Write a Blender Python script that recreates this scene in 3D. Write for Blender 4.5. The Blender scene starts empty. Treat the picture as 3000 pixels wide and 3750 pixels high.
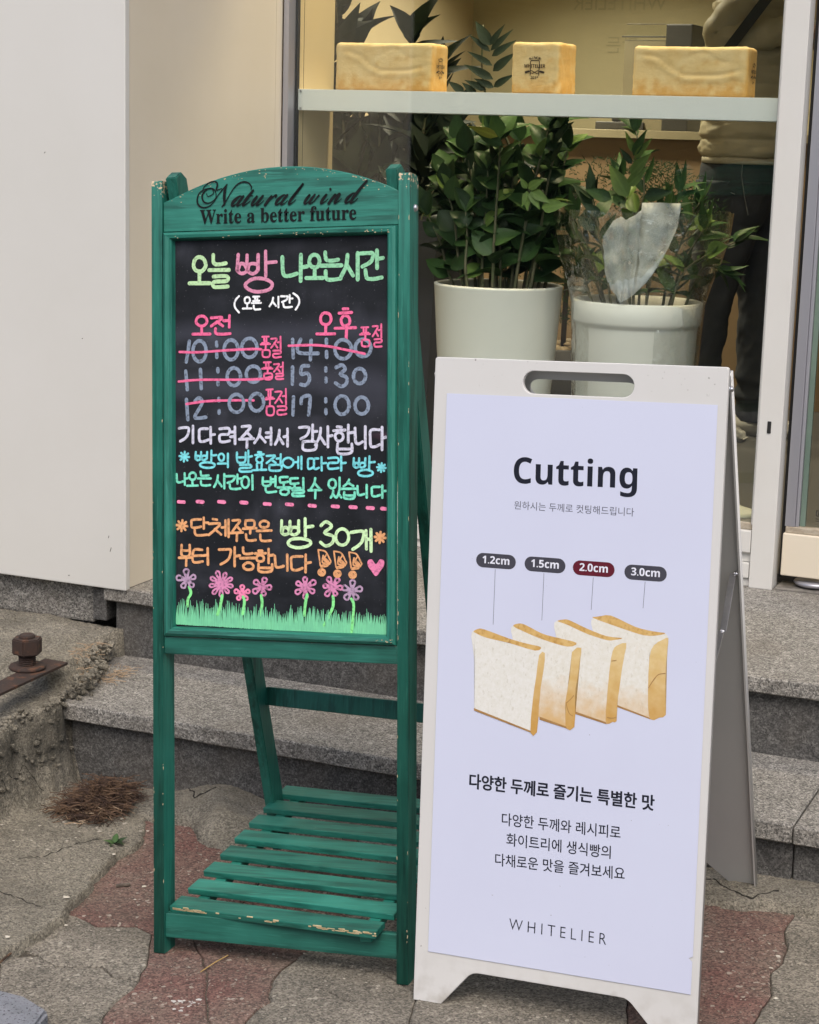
import bpy, bmesh, math, random
from mathutils import Vector, Matrix, noise
random.seed(7)
S = bpy.context.scene
COL = S.collection
rad = math.radians

# ------------------------------------------------------------------ camera
YAW, PITCH, ROLL, FPX = rad(23.243), rad(11.279), rad(1.623), 6973.0
EYE = Vector((0, 0, 1.5))
fwd = Vector((-math.sin(YAW)*math.cos(PITCH), math.cos(YAW)*math.cos(PITCH), -math.sin(PITCH)))
r0 = Vector((math.cos(YAW), math.sin(YAW), 0)); u0 = r0.cross(fwd)
cr = r0*math.cos(ROLL) + u0*math.sin(ROLL)
cu = -r0*math.sin(ROLL) + u0*math.cos(ROLL)
cam = bpy.data.cameras.new('camera'); co = bpy.data.objects.new('camera', cam); COL.objects.link(co)
m = Matrix((cr, cu, -fwd)).transposed().to_4x4(); m.translation = EYE
co.matrix_world = m
cam.sensor_fit = 'HORIZONTAL'; cam.sensor_width = 36; cam.lens = 36*FPX/3000
cam.clip_start = .05; cam.clip_end = 400
S.camera = co
S.render.resolution_x = 819; S.render.resolution_y = 1024

# ------------------------------------------------------------------ light
SUN_EL, SUN_AZ = rad(54), rad(158)          # azimuth clockwise from +Y: behind the camera, to the right
w = bpy.data.worlds.new('World'); S.world = w; w.use_nodes = True
nt = w.node_tree; bgn = nt.nodes['Background']
sky = nt.nodes.new('ShaderNodeTexSky'); sky.sky_type = 'NISHITA'; sky.sun_disc = False
sky.sun_elevation = SUN_EL; sky.sun_rotation = SUN_AZ
sky.air_density = 1.0; sky.dust_density = 4.0; sky.ozone_density = .6
nt.links.new(sky.outputs[0], bgn.inputs[0]); bgn.inputs[1].default_value = .14
sl = bpy.data.lights.new('sun', 'SUN'); sl.energy = 1.5; sl.angle = rad(44); sl.color = (1, .96, .90)
so = bpy.data.objects.new('sun', sl); COL.objects.link(so)
sdir = Vector((math.sin(SUN_AZ)*math.cos(SUN_EL), math.cos(SUN_AZ)*math.cos(SUN_EL), math.sin(SUN_EL)))
so.rotation_euler = sdir.to_track_quat('Z', 'Y').to_euler(); so.location = sdir*20
S.view_settings.view_transform = 'Standard'; S.view_settings.look = 'None'
S.view_settings.exposure = .29; S.view_settings.gamma = 1

# ------------------------------------------------------------------ helpers
def ray(x, y):
    return cr*((x-1500)/FPX) - cu*((y-1875)/FPX) + fwd
def at_y(x, y, Y): d = ray(x, y); return EYE + d*(Y/d.y)
def at_z(x, y, z): d = ray(x, y); return EYE + d*((z-1.5)/d.z)
def gz(x): return .04*(x+1.7)
def at_ground(x, y):
    p = at_z(x, y, 0)
    for _ in range(6): p = at_z(x, y, gz(p.x))
    return p

def srgb(r, g, b):
    f = lambda c: (c/255/12.92) if c <= 10 else ((c/255+.055)/1.055)**2.4
    return (f(r), f(g), f(b), 1)

def nd(t, kind, **kw):
    n = t.nodes.new(kind)
    for k, v in kw.items(): setattr(n, k, v)
    return n
def pm(name, c1, c2=None, scale=6, rough=.6, bump=0, bscale=60, bdist=.002, metal=0, stretch=(1, 1, 1), coord='Object',
       speck=None, speck2=None, contrast=(.35, .65), spec=.5, detail=6, trans=0, coat=0, sss=0, extra=None):
    mt = bpy.data.materials.new(name); mt.use_nodes = True; t = mt.node_tree
    b = t.nodes['Principled BSDF']; b.inputs['Roughness'].default_value = rough; b.inputs['Metallic'].default_value = metal
    b.inputs['Specular IOR Level'].default_value = spec
    if trans: b.inputs['Transmission Weight'].default_value = trans
    if coat: b.inputs['Coat Weight'].default_value = coat
    if len(c1) == 3: c1 = (*c1, 1)
    if c2 is None: c2 = tuple(v*.85 for v in c1[:3])
    if len(c2) == 3: c2 = (*c2, 1)
    if coord == 'World':
        g = nd(t, 'ShaderNodeNewGeometry'); src = g.outputs['Position']
    else:
        g = nd(t, 'ShaderNodeTexCoord'); src = g.outputs[coord]
    mp = nd(t, 'ShaderNodeMapping'); mp.inputs['Scale'].default_value = stretch
    t.links.new(src, mp.inputs[0]); v = mp.outputs[0]
    n = nd(t, 'ShaderNodeTexNoise'); n.inputs['Scale'].default_value = scale; n.inputs['Detail'].default_value = detail
    n.inputs['Roughness'].default_value = .62
    t.links.new(v, n.inputs[0])
    mr = nd(t, 'ShaderNodeMapRange'); mr.inputs[1].default_value, mr.inputs[2].default_value = contrast
    t.links.new(n.outputs[0], mr.inputs[0])
    mx = nd(t, 'ShaderNodeMix', data_type='RGBA'); mx.inputs[6].default_value = c1; mx.inputs[7].default_value = c2
    t.links.new(mr.outputs[0], mx.inputs[0]); col = mx.outputs[2]
    for sp in (speck, speck2):
        if sp:                                     # (colour, scale, lo, hi)
            q = nd(t, 'ShaderNodeTexNoise'); q.inputs['Scale'].default_value = sp[1]; q.inputs['Detail'].default_value = 3
            t.links.new(v, q.inputs[0])
            r2 = nd(t, 'ShaderNodeMapRange'); r2.inputs[1].default_value = sp[2]; r2.inputs[2].default_value = sp[3]
            t.links.new(q.outputs[0], r2.inputs[0])
            m2 = nd(t, 'ShaderNodeMix', data_type='RGBA'); m2.inputs[7].default_value = (*sp[0][:3], 1)
            t.links.new(r2.outputs[0], m2.inputs[0]); t.links.new(col, m2.inputs[6]); col = m2.outputs[2]
    if extra: col = extra(t, src, v, col)
    t.links.new(col, b.inputs['Base Color'])
    if bump:
        q = nd(t, 'ShaderNodeTexNoise'); q.inputs['Scale'].default_value = bscale; q.inputs['Detail'].default_value = 8
        q.inputs['Roughness'].default_value = .7
        t.links.new(v, q.inputs[0])
        bp = nd(t, 'ShaderNodeBump'); bp.inputs['Strength'].default_value = bump; bp.inputs['Distance'].default_value = bdist
        t.links.new(q.outputs[0], bp.inputs['Height']); t.links.new(bp.outputs[0], b.inputs['Normal'])
    return mt
def mixin(t, fac, col, c2):
    m2 = nd(t, 'ShaderNodeMix', data_type='RGBA'); m2.inputs[7].default_value = (*c2[:3], 1)
    t.links.new(fac, m2.inputs[0]); t.links.new(col, m2.inputs[6]); return m2.outputs[2]
def mth(t, op, a, b=None, c=None):
    n = nd(t, 'ShaderNodeMath', operation=op); n.use_clamp = False
    for i, v in enumerate((a, b, c)):
        if v is None: continue
        if isinstance(v, (int, float)): n.inputs[i].default_value = v
        else: t.links.new(v, n.inputs[i])
    return n.outputs[0]
def rng(t, v, lo, hi, a=0, b=1):
    r = nd(t, 'ShaderNodeMapRange'); t.links.new(v, r.inputs[0])
    r.inputs[1].default_value = lo; r.inputs[2].default_value = hi; r.inputs[3].default_value = a; r.inputs[4].default_value = b
    return r.outputs[0]
def noi(t, v, scale, detail=4, stretch=None):
    if stretch:
        mp = nd(t, 'ShaderNodeMapping'); mp.inputs['Scale'].default_value = stretch; t.links.new(v, mp.inputs[0]); v = mp.outputs[0]
    q = nd(t, 'ShaderNodeTexNoise'); q.inputs['Scale'].default_value = scale; q.inputs['Detail'].default_value = detail
    t.links.new(v, q.inputs[0]); return q.outputs[0]

def link(o, parent=None):
    COL.objects.link(o)
    if parent: o.parent = parent
    return o
def tag(o, label=None, cat=None, group=None, kind=None):
    if label: o['label'] = label
    if cat: o['category'] = cat
    if group: o['group'] = group
    if kind: o['kind'] = kind
    return o
def empty(name, label=None, cat=None, loc=(0, 0, 0), group=None, kind=None):
    o = bpy.data.objects.new(name, None); o.location = loc; o.empty_display_size = .1
    COL.objects.link(o); return tag(o, label, cat, group, kind)
def obj(name, bm, mat, parent=None, smooth=False, off=None):
    me = bpy.data.meshes.new(name)
    if smooth:
        for f in bm.faces: f.smooth = True
    bm.to_mesh(me); bm.free()
    me.materials.append(mat)
    o = bpy.data.objects.new(name, me); link(o, parent)
    if off: o.location = off
    return o
def pyobj(name, vs, fs, mat, parent=None, smooth=False):
    me = bpy.data.meshes.new(name); me.from_pydata([tuple(v) for v in vs], [], fs); me.update()
    if smooth: me.polygons.foreach_set('use_smooth', [True]*len(me.polygons))
    me.materials.append(mat); o = bpy.data.objects.new(name, me); return link(o, parent)
def add_box(bm, x0, x1, y0, y1, z0, z1, bev=0, M=None):
    vs = [bm.verts.new((x, y, z)) for z in (z0, z1) for y in (y0, y1) for x in (x0, x1)]
    fs = [bm.faces.new([vs[i] for i in q]) for q in ((0, 2, 3, 1), (4, 5, 7, 6), (0, 1, 5, 4), (2, 6, 7, 3), (0, 4, 6, 2), (1, 3, 7, 5))]
    if M is not None: bmesh.ops.transform(bm, matrix=M, verts=vs)
    if bev: bmesh.ops.bevel(bm, geom=list({e for f in fs for e in f.edges}), offset=bev, segments=2, affect='EDGES', profile=.6)
def box(name, x0, x1, y0, y1, z0, z1, mat, parent=None, bev=.0015, off=None):
    bm = bmesh.new(); add_box(bm, x0, x1, y0, y1, z0, z1, bev); return obj(name, bm, mat, parent, off=off)
def beam_m(p0, p1, wd, side):
    """matrix whose X runs p0->p1, Z near side"""
    p0, p1 = Vector(p0), Vector(p1); x = (p1-p0).normalized(); z = (Vector(side) - x*Vector(side).dot(x)).normalized(); y = z.cross(x)
    M = Matrix((x, y, z)).transposed().to_4x4(); M.translation = p0; return M, (p1-p0).length
def beam(name, p0, p1, w, h, side, mat, parent=None, bev=.002):
    M, L = beam_m(p0, p1, w, side); bm = bmesh.new(); add_box(bm, 0, L, -w/2, w/2, -h/2, h/2, bev, M); return obj(name, bm, mat, parent)
def add_tube(bm, pts, rs, seg=8, cap=True):
    pts = [Vector(p) for p in pts]
    if not hasattr(rs, '__len__'): rs = [rs]*len(pts)
    rings = []; prev = None
    for i, p in enumerate(pts):
        d = (pts[min(i+1, len(pts)-1)] - pts[max(i-1, 0)]).normalized()
        a = prev if prev is not None else (Vector((0, 0, 1)) if abs(d.z) < .9 else Vector((1, 0, 0)))
        a = (a - d*a.dot(d)).normalized(); prev = a; b = d.cross(a)
        rings.append([bm.verts.new(p + (a*math.cos(k*2*math.pi/seg) + b*math.sin(k*2*math.pi/seg))*rs[i]) for k in range(seg)])
    for i in range(len(rings)-1):
        for k in range(seg): bm.faces.new((rings[i][k], rings[i][(k+1) % seg], rings[i+1][(k+1) % seg], rings[i+1][k]))
    if cap: bm.faces.new(rings[0][::-1]); bm.faces.new(rings[-1])
def lathe(prof, seg=48, cx=0, cy=0, cz=0, bm=None):
    bm = bm or bmesh.new(); rings = []
    for r, z in prof: rings.append([bm.verts.new((cx+r*math.cos(k*2*math.pi/seg), cy+r*math.sin(k*2*math.pi/seg), cz+z)) for k in range(seg)])
    for i in range(len(rings)-1):
        for k in range(seg): bm.faces.new((rings[i][k], rings[i][(k+1) % seg], rings[i+1][(k+1) % seg], rings[i+1][k]))
    return bm
def catmull(pts, n=5, closed=False):
    out = []; N = len(pts); rngi = range(N if closed else N-1)
    for i in rngi:
        if closed: p0, p1, p2, p3 = (pts[(i+k-1) % N] for k in range(4))
        else: p0, p1, p2, p3 = pts[max(i-1, 0)], pts[i], pts[i+1], pts[min(i+2, N-1)]
        for k in range(n):
            t = k/n
            out.append(tuple(.5*((2*b) + (-a+c)*t + (2*a-5*b+4*c-d)*t*t + (-a+3*b-3*c+d)*t**3) for a, b, c, d in zip(p0, p1, p2, p3)))
    if not closed: out.append(tuple(pts[-1]))
    return out
def plate(name, loops, y0, y1, mat, parent=None, bev=.0, M=None):
    """flat plate in XZ: loops[0] outline, others holes; from y0 to y1"""
    c = bpy.data.curves.new(name, 'CURVE'); c.dimensions = '2D'; c.fill_mode = 'BOTH'
    for lp in loops:
        s = c.splines.new('POLY'); s.points.add(len(lp)-1)
        for p, q in zip(s.points, lp): p.co = (q[0], q[1], 0, 1)
        s.use_cyclic_u = True
    c.extrude = abs(y1-y0)/2 - bev
    c.bevel_depth = bev; c.bevel_resolution = 1
    if bev: c.offset = -bev
    o = bpy.data.objects.new(name, c); COL.objects.link(o)
    dg = bpy.context.evaluated_depsgraph_get()
    me = bpy.data.meshes.new_from_object(o.evaluated_get(dg)); bpy.data.objects.remove(o); bpy.data.curves.remove(c)
    R = Matrix.Translation((0, (y0+y1)/2, 0)) @ Matrix.Rotation(math.pi/2, 4, 'X')
    me.transform(R if M is None else M @ R); me.materials.clear(); me.materials.append(mat)
    return link(bpy.data.objects.new(name, me), parent)
def rounded(pts, r, n=6):
    """round the corners of polygon pts; r scalar or list"""
    out = []; N = len(pts)
    for i, p in enumerate(pts):
        rr = r[i] if hasattr(r, '__len__') else r
        p = Vector(p); a = Vector(pts[i-1]); b = Vector(pts[(i+1) % N])
        if rr == 0: out.append(tuple(p)); continue
        da = (a-p).normalized(); db = (b-p).normalized(); ang = da.angle(db); l = min(rr/math.tan(ang/2), (a-p).length*.49, (b-p).length*.49)
        s, e = p+da*l, p+db*l
        for k in range(n+1):
            t = k/n; out.append(tuple(s*(1-t)**2 + p*2*t*(1-t) + e*t*t))
    return out

class Board:
    """frame of a leaning sign: local X along the board, Y away from the viewer, Z up the board"""
    def __init__(s, O, u, up, name, label, cat):
        s.O = Vector(O); s.u = Vector(u).normalized(); s.up = Vector(up); s.up = (s.up - s.u*s.u.dot(s.up)).normalized()
        s.b = s.up.cross(s.u)
        if s.b.y < 0: s.b = -s.b
        s.M = Matrix((s.u, s.b, s.up)).transposed().to_4x4(); s.M.translation = s.O
        s.Mi = s.M.inverted()
        s.root = empty(name, label, cat); s.root.matrix_world = s.M
    def loc(s, px, py, d=0):            # a point of the board's plane (d behind the front)
        r = ray(px, py); P = s.O + s.b*d
        t = (P-EYE).dot(s.b)/r.dot(s.b); return s.Mi @ (EYE + r*t)

def ribbon(bm, pts, wd, y, closed=False, caps=True, jit=.08):
    """flat marker stroke in the XZ plane at depth y; pts (x,z) or (x,z,width)"""
    P = [Vector((p[0], p[1])) for p in pts]; W = [p[2] if len(p) > 2 else wd for p in pts]
    Q = [P[0]]; V = [W[0]]
    for p, q in zip(P[1:], W[1:]):
        if (p-Q[-1]).length > 1e-5: Q.append(p); V.append(q)
    P, W = Q, V; N = len(P)
    if N < 2: return
    L, R = [], []
    for i in range(N):
        if closed: d = P[(i+1) % N] - P[i-1]
        else: d = P[min(i+1, N-1)] - P[max(i-1, 0)]
        if d.length < 1e-7: d = Vector((1, 0))
        n = Vector((-d.y, d.x)).normalized()*W[i]/2*(1+random.uniform(-jit, jit))
        L.append(bm.verts.new((P[i].x+n.x, y, P[i].y+n.y))); R.append(bm.verts.new((P[i].x-n.x, y, P[i].y-n.y)))
    for i in range(N if closed else N-1):
        j = (i+1) % N
        bm.faces.new((L[i], R[i], R[j], L[j]))
    if caps and not closed:
        for idx, sg in ((0, -1), (N-1, 1)):
            d = (P[1]-P[0] if idx == 0 else P[-1]-P[-2]).normalized()*sg; a = Vector((-d.y, d.x)); r = W[idx]/2
            vs = [bm.verts.new((P[idx].x + a.x*r*math.cos(k*math.pi/5)+d.x*r*math.sin(k*math.pi/5), y,
                                P[idx].y + a.y*r*math.cos(k*math.pi/5)+d.y*r*math.sin(k*math.pi/5))) for k in range(6)]
            bm.faces.new(vs)
def text_mesh(body, offset=0, space=1.0, res=4):
    c = bpy.data.curves.new('t', 'FONT'); c.body = body; c.offset = offset; c.space_character = space; c.resolution_u = res
    o = bpy.data.objects.new('t', c); COL.objects.link(o); dg = bpy.context.evaluated_depsgraph_get()
    me = bpy.data.meshes.new_from_object(o.evaluated_get(dg)); bpy.data.objects.remove(o); bpy.data.curves.remove(c); return me
def lettering(body, p0, p1, y, mat, parent, offset=0, space=1.0, hscale=1.0, name='lettering', height=None, shear=0):
    """text whose ink runs from local point p0 to p1 (baseline), flat at depth y of parent's frame"""
    me = text_mesh(body, offset, space)
    xs = [v.co.x for v in me.vertices]; x0, x1 = min(xs), max(xs); sc = (Vector(p1)-Vector(p0)).length/(x1-x0)
    ang = math.atan2(p1[1]-p0[1], p1[0]-p0[0])
    hs = sc*hscale
    if height: hs = height/max(v.co.y for v in me.vertices)
    for v in me.vertices:
        a, b = (v.co.x-x0)*sc + v.co.y*hs*shear, v.co.y*hs
        v.co = (p0[0]+a*math.cos(ang)-b*math.sin(ang), y, p0[1]+a*math.sin(ang)+b*math.cos(ang))
    me.update(); me.materials.clear(); me.materials.append(mat)
    return link(bpy.data.objects.new(name, me), parent)
def embolden(o, d, n=6):
    """thicken print by laying shifted copies of the letters over each other, each a hair prouder"""
    me = o.data; vs = [v.co.copy() for v in me.vertices]; fs = [tuple(p.vertices) for p in me.polygons]; V, F = [], []
    for k in range(n):
        a = k*2*math.pi/n; b = len(V)
        V += [(v.x+d*math.cos(a), v.y-k*.000012, v.z+d*.8*math.sin(a)) for v in vs]; F += [tuple(i+b for i in f) for f in fs]
    mt = me.materials[0]; m2 = bpy.data.meshes.new(me.name); m2.from_pydata(V, [], F); m2.update(); m2.materials.append(mt); o.data = m2; return o
def mathbold(s, up, low, dig=None):
    return ''.join(chr(up+ord(c)-65) if c.isupper() else chr(low+ord(c)-97) if c.islower() else (chr(dig+ord(c)-48) if dig and c.isdigit() else c) for c in s)
SANSB = lambda s: mathbold(s, 0x1D5D4, 0x1D5EE, 0x1D7EC)
SERB = lambda s: mathbold(s, 0x1D400, 0x1D41A, 0x1D7CE)
def fbm(x, y, z=0, s=1, o=4): return noise.fractal(Vector((x*s, y*s, z*s)), 1.0, 2.0, o)
# ------------------------------------------------------------------ setting materials
def cells(t, v, scale, col, lo, hi, mixf=1.0):     # every grain gets its own brightness
    vo = nd(t, 'ShaderNodeTexVoronoi'); vo.inputs['Scale'].default_value = scale; t.links.new(v, vo.inputs['Vector'])
    sp = nd(t, 'ShaderNodeSeparateColor'); t.links.new(vo.outputs['Color'], sp.inputs[0])
    f = rng(t, sp.outputs[0], 0, 1, lo, hi)
    sc = nd(t, 'ShaderNodeVectorMath', operation='SCALE'); t.links.new(col, sc.inputs[0]); t.links.new(f, sc.inputs['Scale'])
    return sc.outputs[0], sp.outputs[1]
def ground_extra(t, src, v, col):
    col, a = cells(t, v, 300, col, .45, 1.55)
    col, b_ = cells(t, v, 150, col, .78, 1.2)
    col = mixin(t, rng(t, a, .95, .98, 0, .6), col, (.38, .34, .27))
    col = mixin(t, rng(t, noi(t, v, 2.2, 5), .48, .70, 0, .35), col, (.07, .06, .045))
    return mixin(t, rng(t, b_, .985, .992, 0, .7), col, (.46, .42, .35))
def conc_extra(t, src, v, col):
    col, a = cells(t, v, 320, col, .50, 1.5)
    col, a2 = cells(t, v, 130, col, .85, 1.15)
    col = mixin(t, rng(t, noi(t, v, 3.5, 8), .46, .70, 0, .55), col, (.075, .068, .052))
    col = mixin(t, rng(t, noi(t, v, 11, 6), .55, .70, 0, .4), col, (.29, .26, .20))
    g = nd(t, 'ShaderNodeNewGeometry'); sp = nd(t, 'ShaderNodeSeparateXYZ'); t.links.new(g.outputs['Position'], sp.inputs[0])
    # shade and grime painted into the old wall's flank, thinning towards the slab
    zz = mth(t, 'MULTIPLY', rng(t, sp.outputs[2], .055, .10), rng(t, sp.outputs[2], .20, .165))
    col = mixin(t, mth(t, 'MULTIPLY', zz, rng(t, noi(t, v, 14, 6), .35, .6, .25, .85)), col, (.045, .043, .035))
    return mixin(t, rng(t, a, .955, .98, 0, .5), col, (.36, .33, .27))
M_grey = pm('paver_grey', (.165, .148, .12), (.24, .215, .175), 7, .93, .9, 190, .004, coord='World', extra=ground_extra)
M_red = pm('paver_red', (.165, .082, .068), (.175, .125, .10), 6, .93, .9, 190, .004, coord='World', extra=ground_extra)
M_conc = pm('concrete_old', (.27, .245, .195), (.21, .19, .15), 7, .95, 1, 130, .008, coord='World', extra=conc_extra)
M_dirt = pm('dirt', (.10, .085, .065), (.14, .12, .095), 14, .97, 1, 150, .006, coord='World', extra=ground_extra)
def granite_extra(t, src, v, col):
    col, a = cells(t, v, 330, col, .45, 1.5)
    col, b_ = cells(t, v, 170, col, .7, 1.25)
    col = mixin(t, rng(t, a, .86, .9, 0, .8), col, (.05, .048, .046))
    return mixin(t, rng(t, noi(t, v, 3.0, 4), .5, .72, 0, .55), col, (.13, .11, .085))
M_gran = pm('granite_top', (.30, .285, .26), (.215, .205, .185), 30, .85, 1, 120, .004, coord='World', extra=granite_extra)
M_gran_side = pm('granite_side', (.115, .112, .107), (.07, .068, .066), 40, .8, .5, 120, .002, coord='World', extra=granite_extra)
M_cream = pm('cream_paint', (.70, .63, .51), (.67, .60, .475), 2.5, .5, .12, 40, .001, coord='World')
M_white = pm('white_paint', (.655, .645, .615), (.63, .62, .585), 2.0, .5, .1, 30, .001, coord='World', speck=((.52, .49, .45), 40, .79, .81))
M_mull = pm('frame_paint', (.64, .635, .61), (.61, .60, .57), 3, .45, .1, 60, .0008, coord='World')
M_silv = pm('aluminium', (.45, .45, .49), (.38, .38, .42), 4, .35, .05, 60, .0005, metal=.55, coord='World', stretch=(1, 1, .1))
M_blackg = pm('rubber_black', (.012, .012, .012), None, 4, .7)
M_putty = pm('old_putty', (.45, .40, .32), (.26, .21, .15), 30, .9, .8, 60, .004, coord='World')

# ------------------------------------------------------------------ ground
def hill(x, y): return gz(x) + fbm(x, y, 0, 2.5)*.004
bm = bmesh.new()
gs = bmesh.new()
n = 60
X0, X1, Y0, Y1 = -3.8, 1.2, 1.4, 3.62
NX, NY = 160, 80
vs = []
for j in range(NY+1):
    for i in range(NX+1):
        x = X0+(X1-X0)*i/NX; y = Y0+(Y1-Y0)*j/NY
        vs.append((x, y, hill(x, y)-.006+fbm(x, y, 0, 22)*.002))
fs = [(j*(NX+1)+i, j*(NX+1)+i+1, (j+1)*(NX+1)+i+1, (j+1)*(NX+1)+i) for j in range(NY) for i in range(NX)]
pavement = pyobj('pavement', vs, fs, M_dirt, None, True); tag(pavement, kind='structure')
# wide ground around it
bm = bmesh.new()
R = 120
def ring(x0, x1, y0, y1, z): return [(x0, y0, z), (x1, y0, z), (x1, y1, z), (x0, y1, z)]
vs = [(X0, Y0, gz(X0)-.006), (X1, Y0, gz(X1)-.006), (X1, Y1+6, gz(X1)-.006), (X0, Y1+6, gz(X0)-.006), (-R, -R, -.12), (R, -R, -.12), (R, R, -.12), (-R, R, -.12)]
g = pyobj('ground', vs, [(4, 5, 1, 0), (5, 6, 2, 1), (6, 7, 3, 2), (7, 4, 0, 3)], pm('street_asphalt', (.055, .055, .055), (.075, .073, .07), 12, .92, .8, 120, .004, coord='World'))
tag(g, kind='structure')

def wobble(p): return (p[0]+fbm(p[0], p[1], 3, 28)*.004, p[1]+fbm(p[0], p[1], 9, 28)*.004)
def paver(px, mat, dz=0, name='paver', world=False):
    P = px if world else [tuple(at_ground(x, y))[:2] for x, y in px]
    c = (sum(p[0] for p in P)/len(P), sum(p[1] for p in P)/len(P))
    Q = []
    for i, p in enumerate(P):
        q = P[(i+1) % len(P)]; L = math.hypot(q[0]-p[0], q[1]-p[1]); k = max(1, int(L/.02))
        for j in range(k): Q.append((p[0]+(q[0]-p[0])*j/k, p[1]+(q[1]-p[1])*j/k))
    Q = [wobble(p) for p in Q]
    # inset by 1.5 mm
    a = sum(Q[i-1][0]*Q[i][1]-Q[i][0]*Q[i-1][1] for i in range(len(Q)))
    if a < 0: Q = Q[::-1]
    I = []
    for i in range(len(Q)):
        d = Vector(Q[(i+1) % len(Q)]) - Vector(Q[i-1]); d = d.normalized() if d.length else Vector((1, 0)); nrm = Vector((-d.y, d.x))
        I.append(Vector(Q[i]) + nrm*.0011)
    bm = bmesh.new()
    def lvl(pts, f): return [bm.verts.new((p.x, p.y, f(p))) for p in pts]
    I2 = [p + (Vector(c)-p).normalized()*.004 for p in I]
    top = lvl(I2, lambda p: gz(p.x)+dz+fbm(p.x, p.y, 0, 2.5)*.002); mid = lvl(I, lambda p: gz(p.x)+dz-.003); bot = lvl(I, lambda p: gz(p.x)-.05)
    bm.faces.new(top); N = len(I)
    for i in range(N):
        j = (i+1) % N; bm.faces.new((mid[i], mid[j], top[j], top[i])); bm.faces.new((bot[i], bot[j], mid[j], mid[i]))
    o = obj(name, bm, mat, pavement); return o
PV = [
 (0, [(60, 3460), (139, 3400), (230, 3330), (299, 3363), (348, 3391), (501, 3391), (557, 3419), (536, 3537), (508, 3586), (417, 3572), (376, 3537), (202, 3534), (139, 3496)], 0),
 (0, [(0, 3500), (139, 3496), (202, 3534), (376, 3537), (417, 3572), (508, 3586), (487, 3621), (445, 3649), (390, 3700), (278, 3711), (223, 3670), (90, 3670), (0, 3620)], -.002),
 (0, [(0, 3620), (90, 3670), (223, 3670), (278, 3711), (390, 3700), (369, 3750), (350, 3850), (0, 3900)], .001),
 (1, [(536, 3537), (557, 3419), (700, 3420), (758, 3558), (751, 3635), (770, 3750), (770, 3850), (350, 3850), (369, 3750), (390, 3700), (445, 3649), (487, 3621), (508, 3586)], 0),
 (1, [(700, 3420), (900, 3470), (1085, 3510), (1030, 3551), (995, 3593), (988, 3649), (995, 3670), (939, 3704), (897, 3750), (880, 3850), (770, 3850), (770, 3750), (751, 3635), (758, 3558)], -.001),
 (1, [(170, 3330), (250, 3200), (330, 3100), (450, 2985), (560, 2960), (650, 3010), (900, 3010), (1000, 3150), (900, 3300), (700, 3420), (557, 3419), (501, 3391), (348, 3391), (299, 3363)], .001),
 (0, [(1085, 3510), (1400, 3560), (1530, 3640), (1500, 3720), (1300, 3680), (1160, 3620), (1080, 3610), (988, 3649), (995, 3593), (1030, 3551)], 0),
 (0, [(988, 3649), (1080, 3610), (1160, 3620), (1300, 3680), (1500, 3720), (1500, 3880), (880, 3850), (897, 3750), (939, 3704), (995, 3670)], .002),
 (1, [(900, 3010), (1300, 3000), (1340, 3250), (1220, 3420), (1085, 3510), (900, 3470), (700, 3420), (900, 3300), (1000, 3150)], -.001),
 (0, [(1300, 3000), (1560, 3080), (1560, 3400), (1530, 3640), (1400, 3560), (1085, 3510), (1220, 3420), (1340, 3250)], .001),
 (1, [(2300, 3240), (2560, 3270), (2922, 3320), (2922, 3336), (2887, 3384), (2868, 3412), (2884, 3467), (2833, 3463), (2769, 3451), (2721, 3425), (2680, 3416), (2609, 3416), (2300, 3420)], 0),
 (1, [(2300, 3420), (2609, 3416), (2680, 3416), (2721, 3425), (2769, 3451), (2833, 3463), (2884, 3467), (2864, 3527), (2826, 3559), (2823, 3642), (2794, 3693), (2756, 3750), (2740, 3850), (2300, 3850)], .001),
 (0, [(2922, 3320), (3250, 3350), (3250, 3560), (2864, 3527), (2884, 3467), (2868, 3412), (2887, 3384), (2922, 3336)], .002),
 (0, [(2864, 3527), (3250, 3560), (3250, 3900), (2740, 3850), (2756, 3750), (2794, 3693), (2823, 3642), (2826, 3559)], 0),
 (0, [(1530, 3640), (1700, 3500), (2300, 3420), (2300, 3850), (2100, 3900), (1500, 3880), (1500, 3720)], .001),
 (1, [(1560, 3080), (1900, 3120), (2300, 3240), (2300, 3420), (1700, 3500), (1530, 3640), (1560, 3400)], -.001),
]
for k, px, dz in PV: paver(px, M_red if k else M_grey, dz)

# old concrete: an apron over the pavers on the left, the rough retaining wall, mortar along the step
APR = [(-2.16, 3.60), (-2.10, 3.47), (-2.02, 3.33), (-2.016, 3.205), (-2.004, 3.125), (-1.958, 2.975), (-1.932, 2.838), (-1.936, 2.772), (-1.96, 2.692), (-2.03, 2.6), (-2.3, 2.45), (-3.9, 2.2), (-3.9, 3.7)]
def sdist(P, x, y):
    d = 1e9; ins = False
    for i in range(len(P)):
        x1, y1 = P[i-1]; x2, y2 = P[i]
        t = max(0, min(1, ((x-x1)*(x2-x1)+(y-y1)*(y2-y1))/((x2-x1)**2+(y2-y1)**2)))
        d = min(d, math.hypot(x-x1-t*(x2-x1), y-y1-t*(y2-y1)))
        if (y1 > y) != (y2 > y) and x < (x2-x1)*(y-y1)/(y2-y1)+x1: ins = not ins
    return d if ins else -d
def sm(a, b, v):
    t = max(0, min(1, (v-a)/(b-a))); return t*t*(3-2*t)
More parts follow.
